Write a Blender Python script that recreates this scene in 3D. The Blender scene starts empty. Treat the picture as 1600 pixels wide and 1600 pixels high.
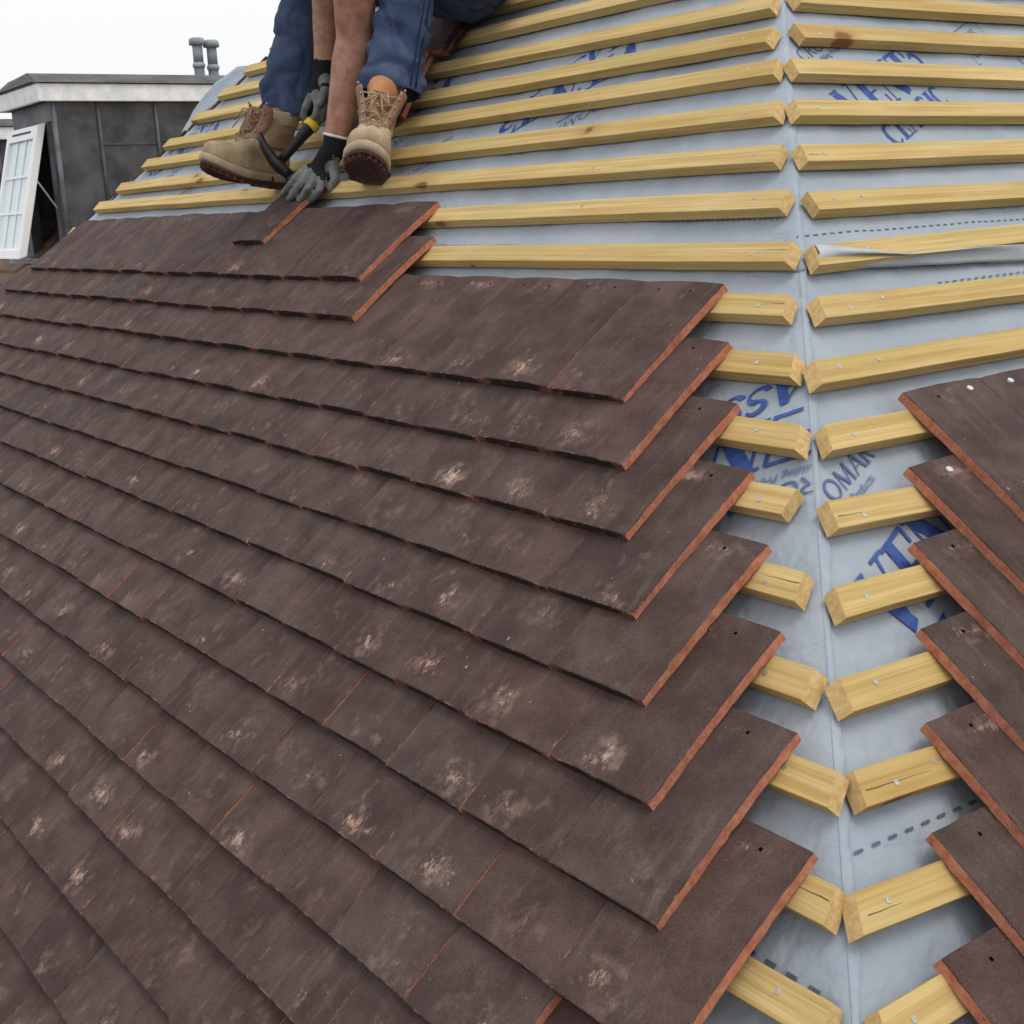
import bpy, bmesh, math, random
from mathutils import Vector, Matrix, noise
R_ = math.radians
random.seed(7)
S = bpy.context.scene
COL = S.collection

# ------------------------------------------------------------------ camera
CAM = Vector((1.18785, -1.41217, 0.14979))
RX = Vector((0.58156955, 0.81191162, -0.05075814))
RY = Vector((0.16710201, -0.18029309, -0.96931487))      # image down
RZ = Vector((-0.79614935, 0.55524222, -0.24052504))      # forward
FPX, CX, CY = 1995.5, 800 - 70.92, 800 + 12.35
cam_d = bpy.data.cameras.new('camera')
cam = bpy.data.objects.new('camera', cam_d)
COL.objects.link(cam)
m = Matrix.Identity(4)
for i in range(3):
    m[i][0] = RX[i]; m[i][1] = -RY[i]; m[i][2] = -RZ[i]; m[i][3] = CAM[i]
cam.matrix_world = m
cam_d.sensor_width = 36
cam_d.lens = 36 * FPX / 1600
cam_d.shift_x = (800 - CX) / 1600
cam_d.shift_y = (CY - 800) / 1600
cam_d.clip_start = 0.05
cam_d.clip_end = 500
S.camera = cam

# ------------------------------------------------------------------ sky, sun, exposure (bright overcast)
SUN_EL, SUN_ROT = R_(68), R_(75)
w = bpy.data.worlds.new("World"); S.world = w; w.use_nodes = True
nt = w.node_tree; nt.nodes.clear()
sky = nt.nodes.new('ShaderNodeTexSky'); sky.sky_type = 'NISHITA'; sky.sun_disc = False
sky.sun_elevation = SUN_EL; sky.sun_rotation = SUN_ROT
sky.air_density = 2.0; sky.dust_density = 6.0; sky.ozone_density = 1.0
hs = nt.nodes.new('ShaderNodeHueSaturation'); hs.inputs['Saturation'].default_value = 0.22
bg = nt.nodes.new('ShaderNodeBackground'); bg.inputs['Strength'].default_value = 0.15
wo = nt.nodes.new('ShaderNodeOutputWorld')
cl = nt.nodes.new('ShaderNodeMix'); cl.data_type = 'RGBA'; cl.inputs[0].default_value = 0.80; cl.inputs[7].default_value = (7.7, 7.8, 8.0, 1)   # the even white cloud deck
nt.links.new(sky.outputs[0], hs.inputs['Color']); nt.links.new(hs.outputs[0], cl.inputs[6]); nt.links.new(cl.outputs[2], bg.inputs['Color']); nt.links.new(bg.outputs[0], wo.inputs[0])
sd = bpy.data.lights.new('sun', 'SUN'); sd.energy = 1.0; sd.angle = R_(26); sd.color = (1.0, 0.96, 0.9)
sun = bpy.data.objects.new('sun', sd); COL.objects.link(sun)
sun_dir = Vector((math.sin(SUN_ROT) * math.cos(SUN_EL), math.cos(SUN_ROT) * math.cos(SUN_EL), math.sin(SUN_EL)))
sun.rotation_euler = (-sun_dir).to_track_quat('-Z', 'Y').to_euler()
S.view_settings.view_transform = 'Standard'; S.view_settings.look = 'None'
S.view_settings.exposure = -0.06; S.view_settings.gamma = 1.0
S.render.engine = 'CYCLES'

# ------------------------------------------------------------------ node helpers
class G:
    def __init__(s, name):
        s.m = bpy.data.materials.new(name); s.m.use_nodes = True
        s.t = s.m.node_tree; s.t.nodes.clear()
        s.out = s.n('ShaderNodeOutputMaterial'); s.b = s.n('ShaderNodeBsdfPrincipled')
        s.t.links.new(s.b.outputs[0], s.out.inputs[0])
    def n(s, t): return s.t.nodes.new(t)
    def set(s, sock, v):
        if hasattr(v, 'is_linked') or hasattr(v, 'links'): s.t.links.new(v, sock)
        elif isinstance(v, (tuple, list)) and len(v) == 3 and sock.type == 'RGBA': sock.default_value = (*v, 1)
        else: sock.default_value = v
    def math(s, op, a, b=0.0, c=None, clamp=False):
        x = s.n('ShaderNodeMath'); x.operation = op; x.use_clamp = clamp
        s.set(x.inputs[0], a); s.set(x.inputs[1], b)
        if c is not None: s.set(x.inputs[2], c)
        return x.outputs[0]
    def vmath(s, op, a, b):
        x = s.n('ShaderNodeVectorMath'); x.operation = op; s.set(x.inputs[0], a); s.set(x.inputs[1], b); return x.outputs[0]
    def mix(s, f, a, b, mode='MIX'):
        x = s.n('ShaderNodeMix'); x.data_type = 'RGBA'; x.blend_type = mode
        s.set(x.inputs[0], f); s.set(x.inputs[6], a); s.set(x.inputs[7], b); return x.outputs[2]
    def smooth(s, v, lo, hi):
        x = s.n('ShaderNodeMapRange'); x.interpolation_type = 'SMOOTHSTEP'
        s.set(x.inputs[0], v); x.inputs[1].default_value = lo; x.inputs[2].default_value = hi; return x.outputs[0]
    def noise(s, v, scale, det=3, rough=.5):
        x = s.n('ShaderNodeTexNoise'); s.set(x.inputs['Vector'], v); x.inputs['Scale'].default_value = scale
        x.inputs['Detail'].default_value = det; x.inputs['Roughness'].default_value = rough; return x.outputs[0]
    def coords(s):
        o = s.n('ShaderNodeTexCoord').outputs['Object']; r = s.n('ShaderNodeObjectInfo').outputs['Random']
        return o, r
    def rnd(s, o, r, k=(37.1, 91.7, 13.3)):
        x = s.n('ShaderNodeVectorMath'); x.operation = 'SCALE'; x.inputs[0].default_value = k; s.set(x.inputs[3], r)
        return s.vmath('ADD', o, x.outputs[0])
    def scale(s, v, k): return s.vmath('MULTIPLY', v, k)
    def sep(s, v):
        x = s.n('ShaderNodeSeparateXYZ'); s.set(x.inputs[0], v); return x.outputs
    def bump(s, h, dist=.001, strength=.5):
        x = s.n('ShaderNodeBump'); s.set(x.inputs['Height'], h); x.inputs['Distance'].default_value = dist
        x.inputs['Strength'].default_value = strength; s.t.links.new(x.outputs[0], s.b.inputs['Normal'])
    def fin(s, col, rough=.8, spec=.3, **kw):
        s.set(s.b.inputs['Base Color'], col); s.set(s.b.inputs['Roughness'], rough)
        s.b.inputs['Specular IOR Level'].default_value = spec
        for k, v in kw.items(): s.set(s.b.inputs[k], v)
        return s.m

def simple(name, c1, c2, sc, rough=.8, spec=.3, bump=.0, stretch=(1, 1, 1), **kw):
    g = G(name); o, r = g.coords(); v = g.scale(g.rnd(o, r), stretch)
    n = g.noise(v, sc, 5, .6); col = g.mix(g.smooth(n, .3, .7), c1, c2)
    if bump: g.bump(g.noise(v, sc * 6, 4), bump, .6)
    return g.fin(col, rough, spec, **kw)

# ---- roof tile: sanded brown face, red body at cut and broken edges
BROWN1, BROWN2 = (0.049, 0.0300, 0.0268), (0.090, 0.0605, 0.0530)
def tile_face_mat():
    g = G('tile_sanded_face'); o, r = g.coords(); v = g.rnd(o, r); x, y, z = g.sep(o)
    n1 = g.noise(v, 14, 4, .6)
    col = g.mix(g.smooth(n1, .3, .72), BROWN1, BROWN2)
    r2 = g.math('FRACT', g.math('MULTIPLY', r, 17.31)); r3 = g.math('FRACT', g.math('MULTIPLY', r, 71.7)); r4 = g.math('FRACT', g.math('MULTIPLY', r, 133.1))
    tint = g.math('MULTIPLY_ADD', r2, .22, .89)
    col = g.mix(1.0, col, g.mix(r3, (1.05, .97, .94), (.97, 1.0, 1.02)), 'MULTIPLY')
    cmb = g.n('ShaderNodeCombineColor'); [g.set(cmb.inputs[i], tint) for i in range(3)]
    col = g.mix(1.0, col, cmb.outputs[0], 'MULTIPLY')
    # worn streaks down the slope
    st = g.noise(g.scale(v, (60, 9, 9)), 1.0, 4, .65)
    col = g.mix(g.math('MULTIPLY', g.smooth(st, .52, .80), .22), col, (.24, .19, .165))
    # sand grain
    gr = g.noise(v, 520, 3, .7)
    col = g.mix(g.smooth(gr, .30, .72), g.mix(1.0, col, (.74, .72, .72), 'MULTIPLY'), g.mix(1.0, col, (1.36, 1.31, 1.28), 'MULTIPLY'))
    # rubbed pale scuffs near the tail and at the head
    def spot(cx, cy, rx, ry, lo, hi, amt):
        dx = g.math('DIVIDE', g.math('SUBTRACT', x, cx), rx); dy = g.math('DIVIDE', g.math('SUBTRACT', y, cy), ry)
        d = g.math('SQRT', g.math('ADD', g.math('MULTIPLY', dx, dx), g.math('MULTIPLY', dy, dy)))
        fall = g.math('SUBTRACT', 1.0, d, clamp=True)
        val = g.math('ADD', g.math('MULTIPLY', fall, .30), g.math('MULTIPLY', nzs, 1.15))
        val = g.math('ADD', val, g.math('MULTIPLY', g.math('SUBTRACT', scr, .5), .45))
        val = g.math('SUBTRACT', val, g.math('MULTIPLY', amt, .27))
        soft = g.math('MULTIPLY', g.smooth(g.math('SUBTRACT', big, g.math('MULTIPLY', amt, .12)), .46, .68), .30)
        return g.math('MULTIPLY', g.smooth(fall, .0, .35), g.math('MAXIMUM', g.smooth(val, lo, hi), soft))
    big = g.noise(g.scale(v, (1.0, .8, 1)), 48, 3, .6)
    nzs = g.noise(g.scale(v, (1.0, .7, 1)), 62, 7, .82)
    scr = g.noise(g.scale(g.vmath('ADD', v, (3.1, 1.7, 0)), (1.6, .5, 1)), 230, 3, .6)
    cx = g.math('MULTIPLY_ADD', r3, .09, -.045); cy = g.math('MULTIPLY_ADD', r4, .024, -.230)
    r5 = g.math('FRACT', g.math('MULTIPLY', r, 311.9)); r6 = g.math('FRACT', g.math('MULTIPLY', r, 523.3))
    s1 = spot(cx, cy, .050, .032, .73, .93, r5)
    s2 = spot(g.math('MULTIPLY_ADD', r4, -.08, .04), g.math('MULTIPLY_ADD', r2, -.05, -.17), .048, .042, .84, 1.02, r6)
    s3 = spot(g.math('MULTIPLY_ADD', r2, .05, -.025), -.026, .066, .020, .72, .93, r4)
    sc = g.math('MAXIMUM', s1, g.math('MAXIMUM', g.math('MULTIPLY', s2, .75), g.math('MULTIPLY', s3, .8)))
    sccol = g.mix(r2, (.52, .315, .245), (.48, .34, .275))
    col = g.mix(g.math('MULTIPLY', sc, g.math('MULTIPLY_ADD', r6, .35, .50)), col, sccol)
    # dusty bloom
    bl = g.smooth(g.noise(v, 26, 5, .7), .60, .82)
    col = g.mix(g.math('MULTIPLY', bl, .14), col, (.26, .20, .165))
    # little white flecks
    fl = g.smooth(g.noise(g.scale(v, (1, .5, 1)), 170, 2, .5), .765, .80)
    col = g.mix(g.math('MULTIPLY', fl, .75), col, (.50, .46, .43))
    # chipped arrises show the red body
    ax = g.math('ABSOLUTE', x)
    edge = g.math('MAXIMUM', g.smooth(ax, .0788, .0802), g.smooth(y, -.2425, -.2445))
    chip = g.math('MULTIPLY', edge, g.smooth(g.noise(v, 55, 4, .7), .50, .66))
    chip = g.math('MULTIPLY', chip, g.math('MULTIPLY_ADD', g.smooth(y, -.15, -.235), .8, .2))
    col = g.mix(g.math('MULTIPLY', chip, .60), col, (.36, .205, .15))
    h = g.math('ADD', gr, g.math('MULTIPLY', g.noise(v, 60, 4, .6), 1.5))
    g.bump(h, .0006, .7)
    return g.fin(col, .82, .25)
def tile_body_mat():
    g = G('tile_red_body'); o, r = g.coords(); v = g.rnd(o, r)
    n = g.noise(v, 90, 5, .7); n2 = g.noise(v, 22, 3)
    col = g.mix(g.smooth(n, .3, .72), (.38, .125, .068), (.54, .235, .15))
    col = g.mix(g.math('MULTIPLY', g.smooth(n2, .55, .75), .35), col, (.50, .25, .17))
    col = g.mix(g.smooth(g.noise(v, 260, 2), .66, .76), col, (.14, .06, .04))
    g.bump(n, .0015, .8)
    return g.fin(col, .9, .2)
def tile_tail_mat():
    g = G('tile_tail_edge'); o, r = g.coords(); v = g.rnd(o, r); x, y, z = g.sep(o)
    n = g.noise(v, 48, 5, .75)
    corner = g.math('MULTIPLY', g.smooth(g.math('ABSOLUTE', x), .045, .08), .16)
    f = g.smooth(g.math('ADD', n, corner), .55, .70)
    col = g.mix(f, (.030, .019, .017), (.22, .075, .045))
    g.bump(n, .002, .9)
    return g.fin(col, .9, .2)
def wood_mat():
    g = G('sawn_pine'); o, r = g.coords(); v = g.rnd(o, r); x, y, z = g.sep(v)
    grain = g.noise(g.scale(v, (2.2, 110, 110)), 1.0, 5, .62)
    blot = g.noise(g.scale(v, (5, 22, 22)), 1.0, 3)
    fine = g.noise(g.scale(v, (5, 330, 330)), 1.0, 3, .6)
    r2 = g.math('FRACT', g.math('MULTIPLY', r, 23.7))
    col = g.mix(g.smooth(grain, .28, .74), (.47, .315, .115), (.66, .50, .235))
    col = g.mix(g.math('MULTIPLY', g.smooth(blot, .45, .75), .4), col, (.70, .56, .31))
    col = g.mix(g.math('MULTIPLY', r2, .8), col, g.mix(1.0, col, (.80, .76, .62), 'MULTIPLY'))
    col = g.mix(g.math('MULTIPLY', g.smooth(fine, .52, .75), .38), col, (.30, .175, .055))
    tone = g.noise(g.scale(v, (3.3, 14, 14)), 1.0, 2)
    col = g.mix(g.math('MULTIPLY', g.smooth(tone, .52, .70), .45), col, (.46, .37, .15))
    vo = g.n('ShaderNodeTexVoronoi'); g.set(vo.inputs['Vector'], g.scale(v, (3.4, 6.5, 6.5))); vo.inputs['Scale'].default_value = 1
    wob = g.math('MULTIPLY', g.noise(v, 60, 3), .07)
    d = g.math('ADD', vo.outputs['Distance'], wob)
    kn = g.math('SUBTRACT', 1.0, g.smooth(d, .125, .16)); halo = g.math('SUBTRACT', 1.0, g.smooth(d, .12, .30))
    col = g.mix(g.math('MULTIPLY', halo, .40), col, (.38, .19, .06))
    col = g.mix(g.math('MULTIPLY', kn, .85), col, (.17, .065, .022))
    dirt = g.smooth(g.noise(g.scale(v, (9, 40, 40)), 1.0, 4, .7), .66, .78)
    col = g.mix(g.math('MULTIPLY', dirt, .35), col, (.22, .14, .06))
    g.bump(g.math('ADD', grain, fine), .0014, .7)
    return g.fin(col, .85, .2)
def membrane_mat():
    g = G('underlay_fabric'); o, r = g.coords()
    n1 = g.noise(o, 4.5, 5, .6); n2 = g.noise(o, 900, 2); n3 = g.noise(o, 38, 5, .7)
    col = g.mix(g.smooth(n1, .3, .7), (.285, .335, .390), (.355, .395, .440))
    col = g.mix(g.math('MULTIPLY', g.smooth(n3, .55, .78), .12), col, (.27, .31, .37))
    col = g.mix(g.math('MULTIPLY', g.smooth(n2, .4, .65), .15), col, (.46, .49, .53))
    c1 = g.math('ABSOLUTE', g.math('SUBTRACT', g.noise(g.scale(o, (1, .7, .7)), 7, 4, .55), .5))
    c2 = g.math('ABSOLUTE', g.math('SUBTRACT', g.noise(g.vmath('ADD', o, (5, 2, 9)), 17, 3, .5), .5))
    hp = g.math('ADD', g.math('MULTIPLY', n2, .22), g.math('MULTIPLY', n3, 1.1))
    hp = g.math('ADD', hp, g.math('ADD', g.math('MULTIPLY', g.smooth(c1, 0, .10), 1.3), g.math('MULTIPLY', g.smooth(c2, 0, .09), .6)))
    g.bump(hp, .0019, .7)
    return g.fin(col, .7, .3)
M = {}
M['face'] = tile_face_mat(); M['body'] = tile_body_mat(); M['tail'] = tile_tail_mat(); M['wood'] = wood_mat(); M['membrane'] = membrane_mat()
M['endgrain'] = simple('cut_pine_end', (.50, .32, .13), (.66, .47, .22), 120, .8, .2, .001)
M['ink'] = simple('blue_print_ink', (.028, .066, .25), (.055, .11, .34), 60, .6, .3)
M['ink_thin'] = simple('thin_blue_print_ink', (.06, .10, .24), (.11, .15, .29), 60, .6, .3)
M['dash'] = simple('navy_dash_ink', (.06, .08, .14), (.11, .13, .20), 60, .6, .3)
M['hole'] = simple('recess_shade', (.02, .015, .013), (.03, .02, .018), 60, .95, .1)  # near-black colour painting the shade inside nail holes and batten splits
M['zinc'] = simple('zinc_nail', (.34, .34, .34), (.55, .55, .55), 200, .45, .5, Metallic=.6)
M['alu'] = simple('bright_nail', (.50, .50, .51), (.66, .66, .67), 200, .4, .5, Metallic=.3)
M['lead'] = simple('weathered_lead', (.034, .035, .040), (.100, .100, .106), 5.5, .6, .4, .002)
M['lead_roof'] = simple('grey_lead_roof', (.060, .066, .073), (.15, .165, .18), 5, .55, .4, .002)
M['lead_new'] = simple('new_lead_strip', (.30, .33, .37), (.42, .45, .49), 9, .5, .4, .002)
M['fascia'] = simple('peeling_white_paint', (.74, .76, .77), (.95, .95, .95), 12, .7, .3, .002)
M['upvc'] = simple('white_plastic', (.88, .89, .90), (.92, .92, .92), 6, .35, .5)
M['blind'] = simple('pale_glazing', (.66, .79, .83), (.78, .88, .90), 4, .12, .6)
M['dark_blue'] = simple('room_shade', (.05, .072, .115), (.07, .095, .145), 5, .8, .2)  # navy that paints the gloom of the unlit dormer interior
M['pipe'] = simple('grey_flue', (.25, .28, .29), (.36, .39, .40), 9, .6, .3)
M['denim'] = None
M['skin'] = simple('tanned_skin', (.345, .160, .100), (.52, .28, .195), 34, .55, .35, .0006)
M['hair'] = simple('dark_hair', (.02, .014, .01), (.04, .028, .02), 90, .7, .3, .002)
M['shirt'] = simple('black_cotton', (.010, .011, .014), (.020, .021, .025), 30, .9, .2, .001)
M['suede'] = simple('tan_suede', (.36, .265, .155), (.50, .39, .25), 26, .9, .15, .0012)
M['suede_brown'] = simple('worn_brown_suede', (.30, .17, .105), (.42, .26, .17), 30, .9, .15, .0012)
M['collar'] = simple('cream_padding', (.50, .41, .27), (.60, .50, .34), 22, .85, .2, .001)
M['tongue'] = simple('orange_leather', (.36, .165, .065), (.46, .23, .10), 20, .7, .3, .0008)
M['midsole'] = simple('tan_rubber', (.42, .31, .21), (.53, .41, .28), 24, .7, .3, .001)
M['tread'] = simple('red_brown_rubber', (.075, .034, .026), (.125, .060, .046), 40, .8, .3, .001)
M['lace'] = simple('cord_lace', (.24, .16, .10), (.44, .34, .23), 160, .9, .2)
M['knit'] = simple('black_knit', (.012, .013, .015), (.026, .027, .030), 160, .95, .15, .001, (1, 1, 4))
M['latex'] = simple('grey_latex', (.12, .12, .118), (.21, .21, .205), 40, .7, .3, .0012)
M['white_hem'] = simple('white_elastic', (.70, .70, .68), (.80, .80, .78), 60, .9, .2)
M['rubber'] = simple('black_rubber', (.011, .011, .012), (.022, .022, .023), 40, .55, .4)
M['steel'] = simple('dark_steel', (.020, .021, .023), (.05, .05, .053), 30, .35, .5, Metallic=.5)
M['yellow'] = simple('yellow_grip', (.72, .52, .03), (.80, .60, .05), 40, .5, .4)
M['brick'] = simple('brick_wall', (.22, .09, .055), (.33, .15, .09), 18, .9, .2, .003)
M['ground'] = simple('yard_ground', (.05, .05, .048), (.09, .088, .082), .8, .9, .2)
def denim_mat():
    g = G('blue_denim'); o, r = g.coords()
    n = g.noise(o, 9, 5, .65); n2 = g.noise(g.scale(o, (1, 1, .35)), 420, 2); n3 = g.noise(o, 22, 4, .7)
    col = g.mix(g.smooth(n, .3, .72), (.030, .047, .098), (.078, .108, .182))
    col = g.mix(g.math('MULTIPLY', g.smooth(n3, .6, .8), .35), col, (.17, .17, .20))
    col = g.mix(g.math('MULTIPLY', g.smooth(n2, .4, .7), .18), col, (.11, .15, .25))
    g.bump(g.math('ADD', n2, g.math('MULTIPLY', n3, 2)), .0012, .7)
    return g.fin(col, .9, .15)
M['denim'] = denim_mat()

# ------------------------------------------------------------------ object helpers
def tag(o, label=None, cat=None, group=None, kind=None):
    if label: o['label'] = label
    if cat: o['category'] = cat; o['kind'] = kind or 'thing'
    if group: o['group'] = group
    if kind: o['kind'] = kind
    return o
def link(name, me, parent=None, mw=None):
    o = bpy.data.objects.new(name, me); COL.objects.link(o)
    if mw is not None: o.matrix_world = mw
    if parent is not None:
        o.parent = parent
        o.matrix_parent_inverse = parent.matrix_world.inverted()
    return o
def empty(name, loc=(0, 0, 0)):
    o = bpy.data.objects.new(name, None); COL.objects.link(o); o.location = loc; o.empty_display_size = .05
    o.matrix_world = Matrix.Translation(Vector(loc))
    return o
def mesh(name, vs, fs, mats, fm=None, smooth=False):
    me = bpy.data.meshes.new(name); me.from_pydata([tuple(v) for v in vs], [], fs)
    for mt in (mats if isinstance(mats, (list, tuple)) else [mats]): me.materials.append(mt)
    if fm: me.polygons.foreach_set('material_index', fm)
    if smooth: me.polygons.foreach_set('use_smooth', [True] * len(me.polygons))
    me.update(); return me
class MB:
    """collects simple shapes, then becomes one mesh"""
    def __init__(s): s.v = []; s.f = []
    def add(s, vs, fs):
        b = len(s.v); s.v += [Vector(v) for v in vs]; s.f += [tuple(b + i for i in f) for f in fs]; return s
    def box(s, lo, hi, X=Vector((1, 0, 0)), Y=Vector((0, 1, 0)), Z=Vector((0, 0, 1)), o=Vector((0, 0, 0))):
        c = [o + X * a + Y * b + Z * d for a in (lo[0], hi[0]) for b in (lo[1], hi[1]) for d in (lo[2], hi[2])]
        return s.add(c, [(0, 1, 3, 2), (4, 6, 7, 5), (0, 4, 5, 1), (2, 3, 7, 6), (0, 2, 6, 4), (1, 5, 7, 3)])
    def tube(s, pts, rad, n=10, cap=True):
        pts = [Vector(p) for p in pts]; rad = rad if isinstance(rad, (list, tuple)) else [rad] * len(pts)
        rings = []; up = Vector((.31, .77, .55)); vs = []
        for i, p in enumerate(pts):
            t = (pts[min(i + 1, len(pts) - 1)] - pts[max(i - 1, 0)]).normalized()
            a = t.cross(up).normalized(); b = a.cross(t).normalized()
            r = rad[i]; ra, rb = r if isinstance(r, tuple) else (r, r)
            vs += [p + a * math.cos(q * 2 * math.pi / n) * ra + b * math.sin(q * 2 * math.pi / n) * rb for q in range(n)]
        fs = [(i * n + q, i * n + (q + 1) % n, (i + 1) * n + (q + 1) % n, (i + 1) * n + q) for i in range(len(pts) - 1) for q in range(n)]
        if cap: fs += [tuple(range(n))[::-1], tuple((len(pts) - 1) * n + q for q in range(n))]
        return s.add(vs, fs)
    def build(s, name, mat, parent=None, smooth=False, bevel=0, mw=None, origin=None):
        vs = s.v
        if origin is not None:
            vs = [v - Vector(origin) for v in vs]; mw = Matrix.Translation(Vector(origin))
        me = mesh(name, vs, s.f, mat)
        bm = bmesh.new(); bm.from_mesh(me); bmesh.ops.recalc_face_normals(bm, faces=bm.faces)
        if bevel: bmesh.ops.bevel(bm, geom=list(bm.edges), offset=bevel, segments=2, affect='EDGES', clamp_overlap=True)
        bm.to_mesh(me); bm.free()
        if smooth: me.polygons.foreach_set('use_smooth', [True] * len(me.polygons))
        return link(name, me, parent, mw)
ONES = ['', 'first', 'second', 'third', 'fourth', 'fifth', 'sixth', 'seventh', 'eighth', 'ninth', 'tenth', 'eleventh', 'twelfth', 'thirteenth',
        'fourteenth', 'fifteenth', 'sixteenth', 'seventeenth', 'eighteenth', 'nineteenth', 'twentieth', 'twenty-first', 'twenty-second', 'twenty-third']
def nz(x, y, z=0.0): return noise.noise(Vector((x, y, z)))

# ------------------------------------------------------------------ roof frames (millimetres on each slope -> metres)
PA, PB, PH = 0.769805, 0.785530, -0.013225
XA = Vector((1, 0, 0)); SA = Vector((0, math.cos(PA), math.sin(PA))); NA = Vector((0, -math.sin(PA), math.cos(PA)))
DB = Vector((math.cos(PH), math.sin(PH), 0)); XB = Vector((-math.sin(PH), math.cos(PH), 0))
SB = -math.cos(PB) * DB + Vector((0, 0, math.sin(PB))); NB = math.sin(PB) * DB + Vector((0, 0, math.cos(PB)))
HD = NB.cross(NA).normalized(); HD = HD if HD.z > 0 else -HD
GB = math.sin(PA) / math.sin(PB)
def A(u, v, h=0.0): return (XA * u + SA * v + NA * h) / 1000
def B(u, v, h=0.0): return (XB * u + SB * v + NB * h) / 1000
KA = HD.dot(XA) / HD.dot(SA); KB = HD.dot(XB) / HD.dot(SB)
def hipA(v): return KA * v
def hipB(v): return KB * v
def leftA(v): return -3208 + .629 * (v - 273)
def at(px, py, d):
    """a point d metres ahead of the lens, used to stand the worker where the photograph has him"""
    return CAM + (RX * ((px - CX) / FPX) + RY * ((py - CY) / FPX) + RZ) * d
VLOW, VTOP = -1760, 1500

# ------------------------------------------------------------------ setting: ground, house body
gm = mesh('ground', [(-150, -150, -6.5), (150, -150, -6.5), (150, 150, -6.5), (-150, 150, -6.5)], [(0, 1, 2, 3)], M['ground'])
tag(link('ground', gm), kind='structure')
house = empty('house', (-1, 1, -6.5))
tag(house, 'brick house whose stripped hipped roof is being retiled', 'house')
d = -45
e0, e1 = A(leftA(VLOW), VLOW, d), A(hipA(VLOW), VLOW, d)
t0, t1 = A(leftA(VTOP), VTOP, d), A(hipA(VTOP), VTOP, d)
back = 6.0
e2 = Vector((e1.x, e1.y + back, e1.z)); e3 = Vector((e0.x, e0.y + back, e0.z))
t2 = B(hipB(VTOP) + 3000, VTOP, d)
t2 = Vector((t1.x, t1.y + 2.5, t1.z)); t3 = Vector((t0.x, t0.y + 2.5, t0.z))
MB().add([e0, e1, e2, e3, t0, t1, t2, t3], [(0, 1, 5, 4), (1, 2, 6, 5), (2, 3, 7, 6), (3, 0, 4, 7), (4, 5, 6, 7), (3, 2, 1, 0)]).build('roof_light_block', M['wood'], house)  # unseen inner solid, added below the underlay to block light
MB().box((e0.x + .25, e0.y + .25, -6.5), (e1.x - .25, e1.y + back - .25, e0.z - .02)).build('wall', M['brick'], house)

# ------------------------------------------------------------------ breathable underlay sheets
def hm(s, u, v):
    k = 0 if s == 'A' else 50
    n = nz(u / 260 + k, v / 190, 1.3) * 2.6 + nz(u / 85 + k, v / 70, 4.1) * 1.2 + nz((u + v * .7) / 42 + k, (v - u * .7) / 150, 7.7) * 1.3 + nz((u - v * .5) / 30 + k, (v + u * .5) / 110, 2.2) * .8
    hu = hipA(v) if s == 'A' else hipB(v)
    fade = min(1, abs(u - hu) / 60.0)
    return (1.2 + n * 1.25) * fade
def sheet(slope, v0, v1, h0, name, label, far):
    step = 14.0; rows = int((v1 - v0) / step) + 1; vs = []; fs = []
    nc = int((far if slope == 'B' else 3000) / 16)
    if slope == 'A':
        wrap = 3
        for j in range(rows + 1):
            v = v0 + (v1 - v0) * j / rows; uL = leftA(v) - 15; uR = hipA(v)
            for i in range(nc + 1):
                u = uL + (uR - uL) * i / nc
                ed = nz(u / 120, 9.1 + v0) * 3 * (1 if j == 0 else 0)
                vs.append(A(u, v + ed, hm('A', u, v) + h0))
            wd = 10 + nz(v / 110, 3.3) * 10 + nz(v / 26, 8.8) * 5
            for q in range(1, wrap + 1):
                dd = wd * q / wrap
                vs.append(B(hipB(v) + dd, v, 1.6 + h0 + (1.8 + nz(v / 31, 5.5) * 1.6 if q == wrap else 0)))
        C = nc + 1 + wrap
    else:
        for j in range(rows + 1):
            v = v0 + (v1 - v0) * j / rows; uL = hipB(v); uR = uL + far
            for i in range(nc + 1):
                u = uL + (uR - uL) * i / nc
                vs.append(B(u, v, hm('B', u, v) + h0))
        C = nc + 1
    for j in range(rows):
        for i in range(C - 1): fs.append((j * C + i, j * C + i + 1, (j + 1) * C + i + 1, (j + 1) * C + i))
    o = link(name, mesh(name, vs, fs, M['membrane'], smooth=True))
    md = o.modifiers.new('thickness', 'SOLIDIFY'); md.thickness = .0006; md.offset = -1
    return tag(o, label, 'roofing membrane')
memA0 = sheet('A', VLOW, 160, -1.5, 'roofing_membrane', 'lower pale blue-grey underlay sheet on the left slope, mostly under the laid tiles', 0)
memA1 = sheet('A', 46, VTOP, 0, 'roofing_membrane', 'upper pale blue-grey underlay sheet under the bare battens around the worker', 0)
memB0 = sheet('B', VLOW, 150, -1.5, 'roofing_membrane', 'lower pale blue-grey underlay sheet on the right slope beside the hip', 2300)
memB1 = sheet('B', 52, VTOP, 0, 'roofing_membrane', 'upper pale blue-grey underlay sheet on the right slope, its lower edge curling up', 2300)
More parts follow.
